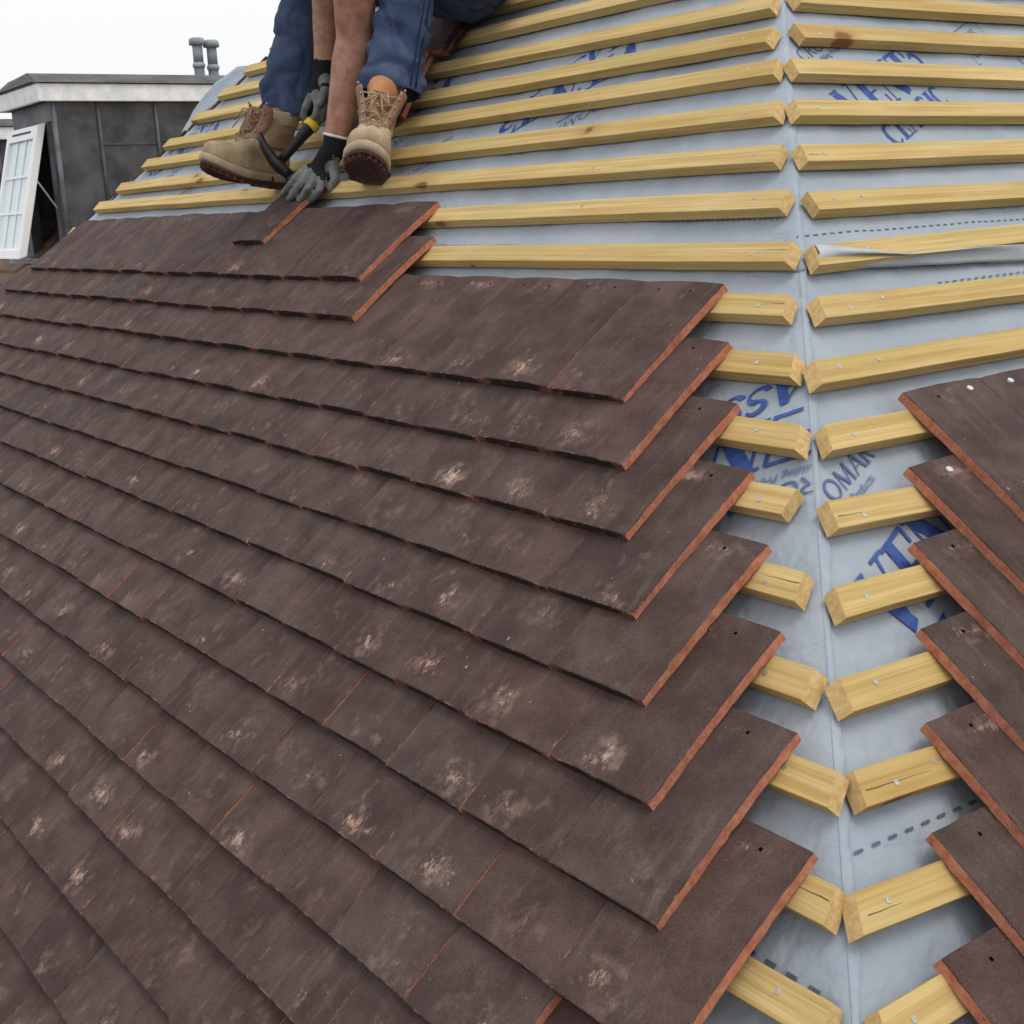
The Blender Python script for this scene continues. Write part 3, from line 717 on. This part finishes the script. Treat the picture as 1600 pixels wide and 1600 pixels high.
def dormer(dx, label):
    t = empty('dormer', (-7.5 + dx, 1.32, -.05)); tag(t, label, 'dormer', None)
    x0, x1, yf = -7.74 + dx, -6.95 + dx, 1.32
    # cheeks and front as one clad box, its front open for the window
    b = MB()
    b.box((x1 - .05, yf, -.45), (x1, 3.6, .885)); b.box((x0, yf, -.45), (x0 + .05, 3.6, .885))
    b.build('cheek', M['lead'], t)
    MB().box((x0 + .05, yf - .012, .765), (x1 + .01, yf + .03, .884)).build('head_flashing', M['lead_roof'], t)
    MB().box((x0 + .05, yf + .25, -.45), (x1 - .05, yf + .30, .88)).build('room_shade_sheet', M['dark_blue'], t)  # flat navy sheet standing in for the shade behind the opening
    for sy in (1.615, 1.995, 2.4):
        b = MB(); b.tube([(x1 + .004, sy, -.35), (x1 + .004, sy, .88)], [(.017, .012)] * 2, 8); b.build('standing_seam', M['lead'], t, True)
    for sz, ya, yb in ((.62, 1.63, 1.98), (.30, 1.63, 1.98), (.64, 2.01, 2.39)):
        MB().box((x1 + .0, ya, sz), (x1 + .005, yb, sz + .012)).build('lap_joint', M['lead'], t)
    b = MB(); b.tube([(x1 + .006, yf + .012, -.4), (x1 + .006, yf + .012, .88)], .016, 8); b.build('corner_roll', M['lead_roof'], t, True)
    b = MB(); z0, z1 = .882, .985
    b.box((x1 + .0, yf - .045, z0), (x1 + .035, 3.55, z1)); b.box((x0 - .03, yf - .08, z0), (x1 + .035, yf - .045, z1)); b.box((x0 - .03, yf - .045, z0), (x0, 3.55, z1))
    b.build('fascia', M['fascia'], t, False, .003)
    b = MB(); b.add([(x0 - .05, yf - .10, z1 + .002), (x1 + .06, yf - .10, z1 + .002), (x1 + .06, 3.7, z1 + .002), (x0 - .05, 3.7, z1 + .002),
                     (x0 + .10, yf - .02, z1 + .085), (x1 - .22, yf - .06, z1 + .085), (x1 - .06, 3.7, z1 + .075), (x0 + .10, 3.7, z1 + .075)],
                    [(0, 3, 2, 1), (4, 5, 6, 7), (0, 1, 5, 4), (1, 2, 6, 5), (2, 3, 7, 6), (3, 0, 4, 7)])
    b.build('roof', M['lead'], t, False, .012)
    # window: fixed frame and a top-hung sash pushed out at the bottom
    b = MB(); wx0, wx1 = x0 + .12, x1 - .11
    b.box((x0 + .05, yf - .01, -.45), (wx0, yf + .06, .762)); b.box((wx1, yf - .01, -.45), (x1 - .052, yf + .06, .762)); b.box((wx0, yf - .01, -.45), (wx1, yf + .06, -.06))
    b.build('window_frame', M['lead_roof'], t)
    piv = Vector((0, yf - .015, .765)); an = math.radians(-15.5)
    Yd = Vector((0, math.cos(an), math.sin(an) * -1)); Zd = Vector((0, -math.sin(an) * -1, math.cos(an)))
    Yd = Vector((0, math.cos(an), -math.sin(an))); Zd = Vector((0, math.sin(-an), math.cos(an)))
    b = MB(); hh, fw = .83, .060; o = piv
    X = Vector((1, 0, 0))
    sx0, sx1 = wx0 - .03, wx1 + .03
    b.box((sx0, -.055, -hh), (sx0 + fw, 0, 0), X, Yd, Zd, o); b.box((sx1 - fw, -.055, -hh), (sx1, 0, 0), X, Yd, Zd, o)
    b.box((sx0 + fw, -.055, -fw * 1.35), (sx1 - fw, 0, 0), X, Yd, Zd, o); b.box((sx0 + fw, -.055, -hh), (sx1 - fw, 0, -hh + fw), X, Yd, Zd, o)
    sash = b.build('sash', M['upvc'], t, False, .004)
    MB().box((sx0 + fw, -.036, -hh + fw), (sx1 - fw, -.014, -fw * 1.35), X, Yd, Zd, o).build('pane', M['blind'], sash)
    b = MB(); gx0, gx1, gz0, gz1 = sx0 + fw, sx1 - fw, -hh + fw, -fw * 1.35
    for i in (1, 2):
        xx = gx0 + (gx1 - gx0) * i / 3; b.box((xx - .007, -.046, gz0), (xx + .007, -.038, gz1), X, Yd, Zd, o)
        zz = gz0 + (gz1 - gz0) * i / 3; b.box((gx0, -.050, zz - .007), (gx1, -.047, zz + .007), X, Yd, Zd, o)
    b.build('glazing_bars', M['upvc'], sash)
    MB().box((sx0 + fw + .06, -.058, -.038), (sx1 - fw - .06, -.053, -.026), X, Yd, Zd, o).build('trickle_vent', M['rubber'], sash)
    b = MB(); e = o + Zd * -.36 + X * (sx1 - .01); b.tube([e, Vector((x1 - .075, yf + .02, .20))], .006, 6); b.build('stay_arm', M['lead_new'], t)
    b = MB(); b.box((wx0 - .06, yf - .16, -.085), (wx1 + .10, yf + .02, -.06)); b.build('sill', M['lead_new'], t)
    return t
dormer(0, 'lead-clad dormer with its white window tilted open behind the left hip')
dormer(-3.5, 'second dormer, only its white fascia and dark cheek showing at the left edge')
def flue(x, y, ztop, s, label):
    t = empty('flue_pipe', (x, y, .8)); tag(t, label, 'flue pipe', 'flue pipes on the neighbouring roof')
    r = .043 * s
    b = MB(); b.tube([(x, y, .8), (x, y, ztop - .24)], r * 1.02, 16); b.build('lower_pipe', simple('dark_flue', (.13, .15, .16), (.20, .22, .23), 9), t, True)
    b = MB(); b.tube([(x, y, ztop - .245), (x, y, ztop - .235), (x, y, ztop - .215), (x, y, ztop - .20)], [r * 1.05, r * 1.25, r * 1.25, r * 1.05], 16); b.build('collar', M['pipe'], t, True)
    b = MB(); b.tube([(x, y, ztop - .20), (x, y, ztop - .05)], r, 16); b.build('upper_pipe', M['pipe'], t, True)
    b = MB(); b.tube([(x, y, ztop - .062), (x, y, ztop - .056), (x, y, ztop - .012), (x, y, ztop)], [r * 1.1, r * 1.62, r * 1.55, r * 1.2], 18); b.build('cap', M['pipe'], t, True)
flue(-9.5, 3.50, 1.630, 1, 'taller grey capped flue pipe on the skyline, left of its twin')
flue(-9.5, 3.63, 1.615, 1, 'slightly lower grey capped flue pipe on the skyline, right of its twin')
b = MB(); b.box((-10.4, 1.1, -.3), (-9.9, 1.5, .33)); ch = b.build('chimney_stack', M['brick'])
tag(ch, 'red brick stack glimpsed at the left edge beside the open window', 'chimney')
# lead gutter strip along the foot of the left hip and a spare piece of underlay humped over its top
b = MB(); g0, g1 = A(-3195, 40, 12), A(-3345, -190, 12)
off = Vector((-.10, .02, -.015)); off2 = Vector((-.17, .03, .02))
b.add([g0, g1, g1 + off, g0 + off, g1 + off2, g0 + off2] + [p - Vector((0, 0, .004)) for p in (g0, g1, g1 + off, g0 + off, g1 + off2, g0 + off2)],
      [(0, 1, 2, 3), (3, 2, 4, 5), (6, 9, 8, 7), (9, 11, 10, 8), (0, 6, 7, 1), (5, 4, 10, 11), (1, 7, 8, 2), (2, 8, 10, 4), (0, 3, 9, 6), (3, 5, 11, 9)])
tag(b.build('lead_gutter', M['lead_new']), 'pale grey lead gutter strip at the foot of the left hip', 'gutter')
p0, p1 = A(leftA(905) + 5, 905, 4), A(leftA(800) - 5, 800, 0)
vs = []; fs = []
for i in range(9):
    for j in range(7):
        s, t = i / 8, j / 6
        p = p0.lerp(p1, s) + Vector((-.42, -.06, -.06 - .05 * s)) * t + Vector((0, 0, .03 * math.sin(math.pi * t * .8) * (1 - s) - .06 * t * t + nz(i * .6, j * .7) * .012))
        vs.append(p)
fs = [(i * 7 + j, i * 7 + j + 1, (i + 1) * 7 + j + 1, (i + 1) * 7 + j) for i in range(8) for j in range(6)]
o = link('roofing_membrane', mesh('roofing_membrane', vs, fs, M['membrane'], smooth=True)); o.modifiers.new('t', 'SOLIDIFY').thickness = .001
tag(o, 'loose hump of pale underlay over the left hip, against the white sky', 'roofing membrane')

# ------------------------------------------------------------------ the worker
def blob(name, chains, voxel, mats, classify=None, smooth=2, disp=None, parent=None, cuts=(), thick=0.0):
    """union of tapered capsules -> one continuous skin. chains: lists of (point, radius)"""
    bm = bmesh.new()
    def ball(p, r):
        bmesh.ops.create_icosphere(bm, subdivisions=2, radius=r, matrix=Matrix.Translation(p))
    for ch in chains:
        for i, (p, r) in enumerate(ch):
            ball(p, r)
            if i:
                q, rq = ch[i - 1]; dv = p - q; L = dv.length
                if L < 1e-5: continue
                mt = Matrix.Translation((p + q) / 2) @ dv.to_track_quat('Z', 'Y').to_matrix().to_4x4()
                bmesh.ops.create_cone(bm, cap_ends=True, segments=16, radius1=rq, radius2=r, depth=L, matrix=mt)
    me = bpy.data.meshes.new(name); bm.to_mesh(me); bm.free()
    tmp = bpy.data.objects.new(name, me); COL.objects.link(tmp)
    rm = tmp.modifiers.new('r', 'REMESH'); rm.mode = 'VOXEL'; rm.voxel_size = voxel
    dg = bpy.context.evaluated_depsgraph_get(); dg.update()
    out = bpy.data.meshes.new_from_object(tmp.evaluated_get(dg)); bpy.data.objects.remove(tmp)
    bm = bmesh.new(); bm.from_mesh(out)
    for _ in range(smooth): bmesh.ops.smooth_vert(bm, verts=bm.verts, factor=.5, use_axis_x=True, use_axis_y=True, use_axis_z=True)
    if disp:
        bm.normal_update()
        mv = [(v, v.normal * disp(v.co)) for v in bm.verts]
        for v, dlt in mv: v.co += dlt
    for (pc, nc, rad) in cuts:
        vset = {v for v in bm.verts if (v.co - pc).length < rad}
        geom = list(vset) + [e for e in bm.edges if e.verts[0] in vset and e.verts[1] in vset] + [f for f in bm.faces if all(v in vset for v in f.verts)]
        bmesh.ops.bisect_plane(bm, geom=geom, plane_co=pc, plane_no=nc, clear_outer=True)
    bm.normal_update(); bm.to_mesh(out)
    out.materials.clear()
    for mt in mats: out.materials.append(mt)
    if classify:
        out.polygons.foreach_set('material_index', [classify(p.center, p.normal) for p in out.polygons])
    out.polygons.foreach_set('use_smooth', [True] * len(out.polygons)); bm.free(); out.update()
    o = link(name, out, parent)
    if thick: md = o.modifiers.new('t', 'SOLIDIFY'); md.thickness = thick; md.offset = -1
    return o

worker = empty('person', A(-1450, 850, 0))
tag(worker, 'roofer in blue jeans, tan boots and grey gloves seated on the battens, hammer in hand', 'person')
I4 = worker.matrix_world.copy()
def child(o, parent=worker):
    o.parent = parent; o.matrix_parent_inverse = parent.matrix_world.inverted(); return o
kR, kL = at(494, -75, 3.20), at(652, -95, 2.92)
def boot_frame(heel, F, U, k):
    F = F.normalized(); Sd = U.cross(F).normalized(); U = F.cross(Sd).normalized()
    mw = (Matrix((F, Sd, U)).transposed() * k).to_4x4(); mw.translation = heel; mw[3][3] = 1; return mw
BR = boot_frame(at(446, 297, 3.315), Vector((.24, -.93, .13)), Vector((.12, .1, 1)), .93)
BL = boot_frame(at(580, 291, 2.965), Vector((.80, -.56, .10)), Vector((.16, .16, 1)), .97)
aR, aL = BR @ Vector((.062, 0, .185)), BL @ Vector((.062, 0, .17))
pel = A(-1445, 850, 150)
cufR, cufL = at(446, 192, 3.275), at(609, 147, 2.935)
hR, hL = pel + Vector((-.10, -.03, .0)), pel + Vector((.10, -.03, .0))
wR, wL = at(507, 114, 3.17), at(523, 232, 3.055)
eR, eL = at(519, -55, 3.13), at(556, 58, 2.985)
shR, shL = Vector((-1.72, .18, .90)), Vector((-1.38, .16, .87))
chest = (shR + shL) / 2 + Vector((0, .06, -.03)); neck = (shR + shL) / 2 + Vector((0, -.05, .03)); head = neck + Vector((-.01, -.15, -.02))
# hands (metres): palm, knuckles and finger joints. Right hand hangs round the hammer, left hand lies spread on the tile
palmR = at(499, 140, 3.165); palmL = at(503, 262, 3.085)
FR = [[at(486, 150, 3.15), at(478, 166, 3.135), at(474, 180, 3.145), at(477, 192, 3.16)],
      [at(494, 150, 3.135), at(497, 166, 3.12), at(494, 179, 3.125), at(489, 190, 3.14)],
      [at(506, 152, 3.14), at(506, 170, 3.125), at(502, 184, 3.135), at(495, 192, 3.15)],
      [at(512, 152, 3.15), at(513, 170, 3.145), at(509, 182, 3.155), at(502, 189, 3.165)]]
THR = [at(510, 128, 3.14), at(507, 148, 3.118), at(500, 163, 3.11)]
FL = [[at(476, 264, 3.085), at(461, 280, 3.070), at(450, 293, 3.085), at(441, 304, 3.112)],
      [at(484, 271, 3.072), at(469, 288, 3.056), at(460, 301, 3.075), at(452, 312, 3.102)],
      [at(493, 277, 3.062), at(482, 294, 3.043), at(474, 306, 3.060), at(467, 316, 3.085)],
      [at(505, 281, 3.058), at(499, 297, 3.040), at(491, 307, 3.050), at(484, 314, 3.072)]]
THL = [at(521, 262, 3.060), at(524, 279, 3.052), at(516, 296, 3.058)]
def lp(a, b, t): return a.lerp(b, t)
def hand_chains(wr, palm, F, TH, r):
    ch = [[(wr, r * 2.5), (palm, r * 2.7)]]
    for i, f in enumerate(F):
        rr = r * (.92, 1.0, .98, .84)[i]
        ch.append([(lp(wr, f[0], .15), rr * 1.5), (lp(palm, f[0], .5), rr * 1.45), (f[0], rr * 1.22), (f[1], rr * 1.06), (f[2], rr * .98), (f[3], rr * .86)])
    ch.append([(lp(wr, TH[0], .4), r * 1.6), (TH[0], r * 1.4), (TH[1], r * 1.15), (TH[2], r * .95)])
    return ch
body_ch = [[(pel, .11), (lp(pel, chest, .5), .115), (chest, .13)], [(shR, .062), (chest, .10), (shL, .062)], [(chest, .07), (neck, .058), (head, .06)],
           [(head, .085), (head + Vector((0, -.02, -.075)), .066)], [(head + Vector((0, -.085, -.04)), .016), (head + Vector((0, -.092, -.055)), .013)],
           [(head + Vector((.083, .01, -.03)), .018)], [(head + Vector((-.083, .01, -.03)), .018)],
           [(pel, .09), (hR, .078), (lp(hR, kR, .5), .060), (kR, .044)], [(pel, .09), (hL, .078), (lp(hL, kL, .5), .055), (kL, .036)],
           [(kR, .044), (lp(kR, cufR, .45), .040), (cufR, .034), (aR, .032)], [(kL, .036), (lp(kL, cufL, .45), .034), (cufL, .032), (aL, .032)],
           [(shR, .058), (lp(shR, eR, .5), .050), (eR, .043), (lp(eR, wR, .30), .0445), (lp(eR, wR, .75), .033), (wR, .0275)],
           [(shL, .058), (lp(shL, eL, .5), .053), (lp(shL, eL, .9), .047), (eL, .0455), (lp(eL, wL, .28), .0455), (lp(eL, wL, .72), .034), (wL, .027)],
           [(eL + Vector((.030, -.012, .004)), .018), (eL + Vector((.030, -.012, -.010)), .016)]]
body_ch += hand_chains(wR, palmR, FR, THR, .0072) + hand_chains(wL, palmL, FL, THL, .0072)
for fr in (BR, BL):
    body_ch.append([(fr @ Vector((.062, 0, .17)), .034), (fr @ Vector((.055, 0, .10)), .030), (fr @ Vector((.13, 0, .075)), .028), (fr @ Vector((.215, 0, .062)), .018)])
for _ in ():
    pass
def arm_disp(p): return nz(p.x * 30, p.y * 30, p.z * 22) * .0012
body = blob('body', body_ch, .006, [M['skin']], None, 3, arm_disp); child(body)
# hair and face details sit on the lowered head
child(blob('hair', [[(head + Vector((0, .02, .012)), .092)], [(head + Vector((0, .045, -.02)), .085)]], .008, [M['hair']], None, 2))
# shirt
child(blob('shirt', [[(pel + Vector((0, .01, .06)), .135), (lp(pel, chest, .5), .142), (chest, .148)], [(shR, .078), (chest, .12), (shL, .078)],
                     [(shR, .075), (lp(shR, eR, .42), .068)], [(shL, .075), (lp(shL, eL, .30), .070)]], .009, [M['shirt']], None, 2,
           lambda p: nz(p.x * 14, p.y * 14, p.z * 10) * .008))
# jeans
cufR, cufL = at(446, 192, 3.275), at(609, 147, 2.935)
axR, axL = (cufR - kR).normalized(), (cufL - kL).normalized()
def fold(p):
    f = nz(p.x * 9, p.y * 9, p.z * 14) * .010 + nz(p.x * 22, p.y * 22 + 4, p.z * 34) * .0055
    f -= max(0, .16 - abs(nz(p.x * 13 + 7, p.y * 13, p.z * 17))) * .045
    for c, ax in ((cufR, axR), (cufL, axL)):
        dd = (p - c).dot(-ax)
        if (p - c).length < .26: f += math.sin(dd * 95 + nz(p.x * 12, p.y * 12, p.z * 3) * 3.5) * .0042 * max(0, 1 - dd / .2)
    return f
side = RX
jr = [[(pel, .135), (lp(pel, chest, .18), .128)], [(pel, .125), (hR, .112), (lp(hR, kR, .5), .095), (kR, .068)], [(pel, .125), (hL, .112), (lp(hL, kL, .5), .088), (kL, .058)]]
for kk, cc, ax, r0, r1 in ((kR, cufR, axR, .064, .064), (kL, cufL, axL, .052, .060)):
    for s in (-1, 1):
        jr.append([(kk + side * s * .006, r0), (lp(kk, cc, .5) + side * s * .010, (r0 + r1) / 2), (cc + side * s * .014, r1), (cc + ax * .09 + side * s * .014, r1 * .97)])
jeans = blob('jeans', jr, .0075, [M['denim']], None, 3, fold, None, ((cufR + side * 0, (axR + RX * .55).normalized(), .16), (cufL, (axL + RX * .10).normalized(), .16)), .0035)
child(jeans)
for sgn in (.0, .011):
    b = MB(); pts = []
    for i in range(14):
        t = i / 13; c = lp(kL, cufL, t); pts.append(c + RX * (.045 + .005 * t + sgn) - RZ * (.046 + .011 * t - sgn * 1.2) + Vector((nz(i * .5, sgn * 90) * .003, 0, 0)))
    b.tube(pts, .0022, 6); child(b.build('side_seam', simple('dark_seam', (.012, .02, .06), (.02, .03, .08), 50, .9, .1), None, True), jeans)

# gloves: knitted back and cuff, rubber-dipped palm and fingers
def glove(wr, palm, F, TH, name_, back, elbow, hem=None):
    ch = hand_chains(wr, palm, F, TH, .0100)
    cuff = wr + (elbow - wr).normalized() * .022
    ch[0] = [(cuff, .0315), (wr, .0290), (palm, .0275)]
    kn = [f[0] for f in F]; mid = sum(kn, Vector()) / 4
    along = (mid - wr).normalized(); span = (mid - wr).length
    def cls(c, n):
        s = (c - wr).dot(along) / span + nz(c.x * 120, c.y * 120, c.z * 120) * .10
        dmin = min((c - q).length for q in TH)
        if dmin < .021: return 1
        if s > .93: return 1
        return 0 if (s < .15 or n.dot(back) > -.15) else 1
    g = blob('glove', ch, .0028, [M['knit'], M['latex']], cls, 3, lambda p: nz(p.x * 90, p.y * 90, p.z * 90) * .0008)
    child(g)
    if hem is not None:
        e = (elbow - wr).normalized(); a = e.cross(Vector((0, 0, 1))).normalized(); bb = e.cross(a)
        b = MB(); b.tube([cuff + e * .006 + (a * math.cos(q * math.pi / 12) + bb * math.sin(q * math.pi / 12)) * .0315 for q in range(25)], .0032, 8, False)
        child(b.build('hem', hem, None, True), g)
    return g
glove(wR, palmR, FR, THR, 'r', (-RZ * .8 - RX * .6).normalized(), eR)
glove(wL, palmL, FL, THL, 'l', (-RX * .6 - RY * .7 - RZ * .4).normalized(), eL, M['white_hem'])

# boots
def lerp(a, b, t): return a + (b - a) * t
WTAB = [(0, 0), (.012, .020), (.03, .029), (.07, .034), (.12, .036), (.16, .041), (.20, .048), (.235, .047), (.262, .039), (.280, .025), (.288, .013), (.291, 0)]
def halfw(x):
    for (xa, wa), (xb, wb) in zip(WTAB, WTAB[1:]):
        if x <= xb: return lerp(wa, wb, (x - xa) / (xb - xa))
    return 0
def ring(xb, xf, ws, ell, z, N=44, spring=True, tooth=0.0):
    out = []
    for i in range(N):
        a = 2 * math.pi * i / N; t = .5 - .5 * math.cos(a); sg = 1 if math.sin(a) >= 0 else -1
        x = .291 * t; wf = halfw(x); we = .040 * abs(math.sin(a))
        y = lerp(wf * ws, we * ws, ell) * sg
        xx = lerp(xb, xf, t)
        if tooth and i % 2: y *= 1 - tooth; xx = lerp(xx, .145, tooth * .6)
        zz = z + (.024 * max(0, (xx - .18) / .11) ** 2 if spring else 0) - .004 * math.sin(math.pi * min(1, max(0, (xx - .03) / .2)))
        out.append(Vector((xx, y, zz)))
    return out
def loft(b, rings, cap0=True, cap1=True):
    N = len(rings[0]); vs = [p for r in rings for p in r]
    fs = [(i * N + q, i * N + (q + 1) % N, (i + 1) * N + (q + 1) % N, (i + 1) * N + q) for i in range(len(rings) - 1) for q in range(N)]
    if cap0: fs.append(tuple(range(N))[::-1])
    if cap1: fs.append(tuple((len(rings) - 1) * N + q for q in range(N)))
    b.add(vs, fs)
def boot(mw, label, open_collar):
    def put(bm_, name, mat, par, smooth=True, sub=0, solid=0):
        o = bm_.build(name, mat, None, smooth); o.matrix_world = mw
        if sub: md = o.modifiers.new('s', 'SUBSURF'); md.levels = sub; md.render_levels = sub
        if solid: md = o.modifiers.new('t', 'SOLIDIFY'); md.thickness = solid
        o.parent = par; o.matrix_parent_inverse = par.matrix_world.inverted(); return o
    lv = [(.034, .004, .286, .98, 0), (.040, .000, .290, 1.04, 0), (.055, -.003, .291, 1.06, 0), (.070, -.002, .286, 1.02, 0), (.082, .000, .270, .96, 0), (.092, .001, .243, .92, .05),
          (.104, .002, .212, .88, .15), (.120, .003, .182, .86, .35), (.138, .003, .158, .88, .6), (.156, .001, .140, .93, .85), (.172, -.002, .132, 1.0, 1), (.186, -.004, .132, 1.06, 1)]
    b = MB(); loft(b, [ring(xb, xf, ws, el, z) for (z, xb, xf, ws, el) in lv], True, False)
    up = put(b, 'boot', M['suede'], worker, True, 1, .003)
    up['label'] = label
    # darker quarters round the ankle
    b = MB(); loft(b, [[p + Vector((0, .0016 * (1 if p.y > 0 else -1), 0)) for p in ring(xb - .002, xf - .028, ws * 1.015, el, z)] for (z, xb, xf, ws, el) in lv[6:10]], False, False)
    put(b, 'quarter', M['suede_brown'], up, True, 1, .002)
    # padded collar
    b = MB(); prof = [(.170, 1.06), (.182, 1.16), (.196, 1.20), (.206, 1.12), (.204, .98), (.190, .90)] if not open_collar else [(.168, 1.04), (.176, 1.10), (.184, 1.10), (.188, 1.02), (.184, .92)]
    loft(b, [ring(-.006 - (k_ - 1) * .03, .112 + (k_ - 1) * .03, k_, 1, z) for (z, k_) in prof], False, False)
    put(b, 'collar', M['collar'], up, True, 1)
    # tongue
    b = MB()
    if open_collar: b.tube([(.172, 0, .120), (.148, 0, .146), (.124, 0, .172), (.104, 0, .200), (.076, 0, .216)], [(.020, .006), (.024, .010), (.034, .022), (.041, .034), (.038, .036)], 18)
    else: b.tube([(.172, 0, .120), (.150, 0, .146), (.137, 0, .178), (.132, 0, .205)], [(.018, .006), (.022, .008), (.024, .010), (.022, .007)], 14)
    put(b, 'tongue', M['tongue'] if open_collar else M['suede_brown'], up, True, 1)
    # eyelet flaps either side of the lacing
    path = [(.205, .016, .100), (.182, .019, .117), (.160, .021, .137), (.146, .024, .160), (.141, .028, .184), (.139, .032, .210)]
    if open_collar: path = [(.205, .016, .100), (.184, .020, .118), (.165, .025, .138), (.150, .032, .162), (.144, .038, .182), (.140, .048, .204)]
    for sgn in (-1, 1):
        b = MB(); n = len(path)
        L_ = [Vector((x - .002, sgn * y, z + .003)) for (x, y, z) in path]
        O_ = [Vector((x - .030, sgn * (y + .016), z - .004)) for (x, y, z) in path]
        I_ = [p + Vector((-.003, -sgn * .003, -.004)) for p in L_]
        vs = [p for t3 in zip(O_, L_, I_) for p in t3]
        b.add(vs, [(i * 3 + q, i * 3 + q + 1, i * 3 + q + 4, i * 3 + q + 3) for i in range(n - 1) for q in range(2)])
        put(b, 'eyelet_flap', M['suede_brown'], up, True, 1, .004)
        b = MB()
        for (x, y, z) in path[1:]: b.tube([(x - .010, sgn * (y + .006), z + .001), (x - .006, sgn * (y + .006), z + .0055)], .0023, 8)
        put(b, 'eyelets', M['zinc'], up)
    b = MB(); pp = [Vector((x, y, z + .006)) for (x, y, z) in path[:5]]
    for i in range(len(pp) - 1):
        a, c = pp[i], pp[i + 1]
        for sgn in (-1, 1):
            m1 = Vector(((a.x + c.x) / 2 + .004, 0, (a.z + c.z) / 2 + .006 + .002 * sgn))
            b.tube([Vector((a.x, sgn * a.y, a.z)), m1, Vector((c.x, -sgn * c.y, c.z))], .0022, 6)
    e = pp[-1]
    for sgn in (-1, 1):     # bow loops and loose ends
        b.tube([(e.x + .004, 0, e.z + .004), (e.x + .022, sgn * .018, e.z + .004), (e.x + .040, sgn * .026, e.z - .028), (e.x + .030, sgn * .012, e.z - .012), (e.x + .006, 0, e.z + .002)], .0021, 6)
        b.tube([(e.x + .004, 0, e.z + .003), (e.x + .036, sgn * .010, e.z - .022), (e.x + .052, sgn * .018, e.z - .050)], .0019, 6)
    put(b, 'laces', M['lace'], up)
    # welt and midsole, then heel block and forefoot tread with lugs
    b = MB(); loft(b, [ring(-.004, .294, 1.06, 0, .019), ring(-.007, .298, 1.12, 0, .023), ring(-.007, .298, 1.12, 0, .035), ring(-.002, .293, 1.06, 0, .040)])
    put(b, 'midsole', M['midsole'], up, True)
    b = MB()
    def clipx(r, lo, hi): return [Vector((min(hi, max(lo, p.x)), p.y, p.z)) for p in r]
    NN = 60
    loft(b, [clipx(ring(-.003, .291, 1.02, 0, z, NN, True, tt), -.01, .088) for z, tt in ((.020, 0), (.012, .0), (.012, .13), (.0, .13))])
    loft(b, [clipx(ring(.0, .293, 1.05, 0, z, NN, True, tt), .118, .30) for z, tt in ((.020, 0), (.013, .0), (.013, .13), (.004, .13))])
    put(b, 'tread', M['tread'], up, False)
    return up
boot(BR, 'tan suede work boot seen from the side, cream collar showing', False)
boot(BL, 'tan suede work boot pointing at the viewer, orange tongue above its laces', True)

# hammer
ham = empty('hammer', at(437, 258, 3.135)); tag(ham, 'black claw hammer with a yellow grip band held in the gloved hand', 'hammer')
h0, h1 = at(440, 250, 3.135), at(511, 168, 3.155)
b = MB(); b.tube([h0, lp(h0, h1, .12), lp(h0, h1, .5), lp(h0, h1, .58), lp(h0, h1, 1.0), lp(h0, h1, 1.35)], [(.012, .010), (.014, .011), (.0165, .013), (.018, .015), (.0175, .014), (.018, .014)], 14)
child(b.build('handle', M['rubber'], None, True), ham)
b = MB(); b.tube([lp(h0, h1, .60), lp(h0, h1, .62), lp(h0, h1, .70), lp(h0, h1, .72)], [.016, .0205, .0205, .016], 16)
child(b.build('grip_band', M['yellow'], None, True), ham)
b = MB()
cl = [at(405, 207, 3.11), at(410, 222, 3.115), at(418, 237, 3.12), at(428, 251, 3.128), at(437, 260, 3.133), at(446, 268, 3.137), at(454, 276, 3.14)]
b.tube(cl, [(.013, .0065), (.0145, .009), (.0155, .012), (.016, .015), (.017, .017), (.014, .014), (.0135, .0135)], 12)
b.tube([at(452, 273, 3.138), at(454, 275.5, 3.14), at(462, 283, 3.145), at(464, 285, 3.146)], [.012, .0185, .0185, .016], 14)
child(b.build('hammer_head', M['steel'], None, True), ham)
